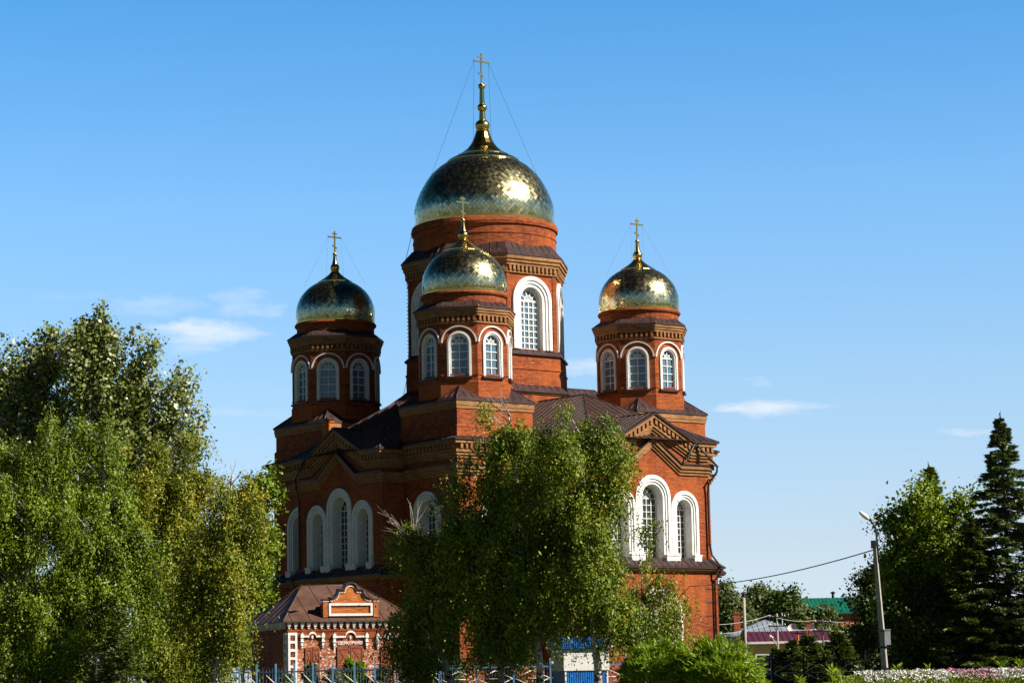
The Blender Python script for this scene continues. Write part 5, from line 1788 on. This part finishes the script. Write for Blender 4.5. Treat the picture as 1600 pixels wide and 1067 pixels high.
# --- flower bed
def flower_bed():
    rng = np.random.default_rng(5)
    xa, xb = px_x(1275, 112), px_x(1690, 112)
    y0, y1 = 109.0, 117.5
    mb = MB()
    nx, ny = 40, 10
    v = []
    for j in range(ny + 1):
        for i in range(nx + 1):
            fx, fy = i / nx, j / ny
            h = 0.55 * math.sin(math.pi * min(1, max(0, fy))) ** 0.6 * min(1, 6 * fx, 6 * (1 - fx))
            v.append((xa + (xb - xa) * fx, y0 + (y1 - y0) * fy, GZ - 0.02 + h))
    f = [(j * (nx + 1) + i, j * (nx + 1) + i + 1, (j + 1) * (nx + 1) + i + 1, (j + 1) * (nx + 1) + i) for j in range(ny) for i in range(nx)]
    mb.add(v, f, 0, smooth=True)
    structure(mb.build('flower_bed_soil', flat_mat('bed_soil', (0.05, 0.035, 0.022), 0.95, 0.3, 6)))

    def ht(x, y):
        fx, fy = (x - xa) / (xb - xa), (y - y0) / (y1 - y0)
        return GZ + 0.55 * np.sin(np.pi * np.clip(fy, 0, 1)) ** 0.6 * np.minimum(1, np.minimum(6 * fx, 6 * (1 - fx)))
    n = 26000
    x = rng.uniform(xa + .1, xb - .1, n); y = rng.uniform(y0 + .2, y1 - .2, n)
    z = ht(x, y) + rng.uniform(0, 0.45, n)
    root = thing('bed_greenery', 'green leaves of the flower bed along the fence', 'greenery', (0, 0, 0)); root['kind'] = 'stuff'
    d = rng.normal(size=(n, 3)) * 0.5; d[:, 2] += 0.8
    leaf_object('foliage', np.stack([x, y, z], 1), d, 0.2 * rng.uniform(.6, 1.4, n), 0.06 * rng.uniform(.6, 1.4, n), L_LIME, root, rng)
    for nm, lab, mat, cnt, fsel in (('white_flowers', 'white flowers massed along the bed', PETAL_W, 1350, lambda u, w: True), ('pink_flowers', 'pink flowers scattered among the white ones', PETAL_P, 800, None)):
        x = rng.uniform(xa + .2, xb - .2, cnt * 2); y = rng.uniform(y0 + .4, y1 - .6, cnt * 2)
        u = (x - xa) / (xb - xa)
        wv = 0.5 + 0.5 * np.sin(u * 19) * np.sin(u * 7 + 1) + (y - y0) / (y1 - y0) * 0.2
        keep = (wv < 0.62) if nm == 'white_flowers' else (wv > 0.5) & (u > 0.35)
        x, y = x[keep][:cnt], y[keep][:cnt]
        z = ht(x, y) + rng.uniform(0.36, 0.56, len(x))
        c, dd = [], []
        for k in range(5):
            a = 2 * np.pi * k / 5 + rng.uniform(0, 1, len(x))
            dv = np.stack([np.cos(a), np.sin(a), rng.normal(size=len(x)) * 0.3 + 0.5], 1)
            c.append(np.stack([x, y, z], 1) + dv * 0.04); dd.append(dv)
        c = np.concatenate(c); dd = np.concatenate(dd)
        r = thing(nm, lab, 'flowers', (0, 0, 0)); r['kind'] = 'stuff'
        leaf_object('petals', c, dd, np.full(len(c), 0.09), np.full(len(c), 0.07), mat, r, rng)


flower_bed()


def leafy_plant(label, px, Y, h, seed, mat=L_BUSH):
    rng = np.random.default_rng(seed)
    b = at(px, 1050, Y)
    root = thing('leafy_plant', label, 'plant', (b[0], Y, GZ + 0.25), 0, 'broad leaved plants along the flower bed')
    st = MB(); st.tube([(0, 0, -0.2), (0.02, 0, h)], [0.02, 0.01], 5); st.build('stem', mat, root)
    n = 34
    z = rng.uniform(0.2, 1, n) * h; a = rng.uniform(0, 2 * np.pi, n)
    d = np.stack([np.cos(a), np.sin(a), np.full(n, 0.7)], 1)
    leaf_object('foliage', np.stack([np.cos(a) * 0.16, np.sin(a) * 0.16, z], 1), d, np.full(n, 0.42), np.full(n, 0.1), mat, root, rng)


for i, (px, Y, h, lab) in enumerate(((1300, 113, 1.25, 'tall pale plant leaning beside the young conifers'), (1312, 114, 1.0, 'light green plant under the wide conifer'), (1250, 113, 0.7, 'low broad leaved plant below the tallest conifer'), (1402, 117, 1.15, 'broad leaved plant right of the lamp foot'), (1452, 117, 1.1, 'broad leaved plant below the shaded low tree'), (1565, 116, 1.2, 'tall broad leaved plant under the tallest spruce'), (1592, 116, 1.3, 'tallest broad leaved plant at the edge of the bed'), (1425, 118, 0.9, 'short broad leaved plant before a white lozenge'))):
    leafy_plant(lab, px, Y, h, 200 + i)


def poppy(px, py, Y):
    p = at(px, py, Y)
    root = thing('red_flower', 'large red flower standing above the white flower bed', 'flower', (p[0], Y, GZ + 0.3))
    h = p[2] - GZ - 0.3
    m = MB(); m.tube([(0, 0, -.3), (0, 0, h)], 0.015, 5); m.build('stem', L_BUSH, root)
    m = MB(); ball(m, h + 0.05, 0.13, 0, 12, 0.8); m.build('bloom', PETAL_R, root)


poppy(1484, 1047, 116)
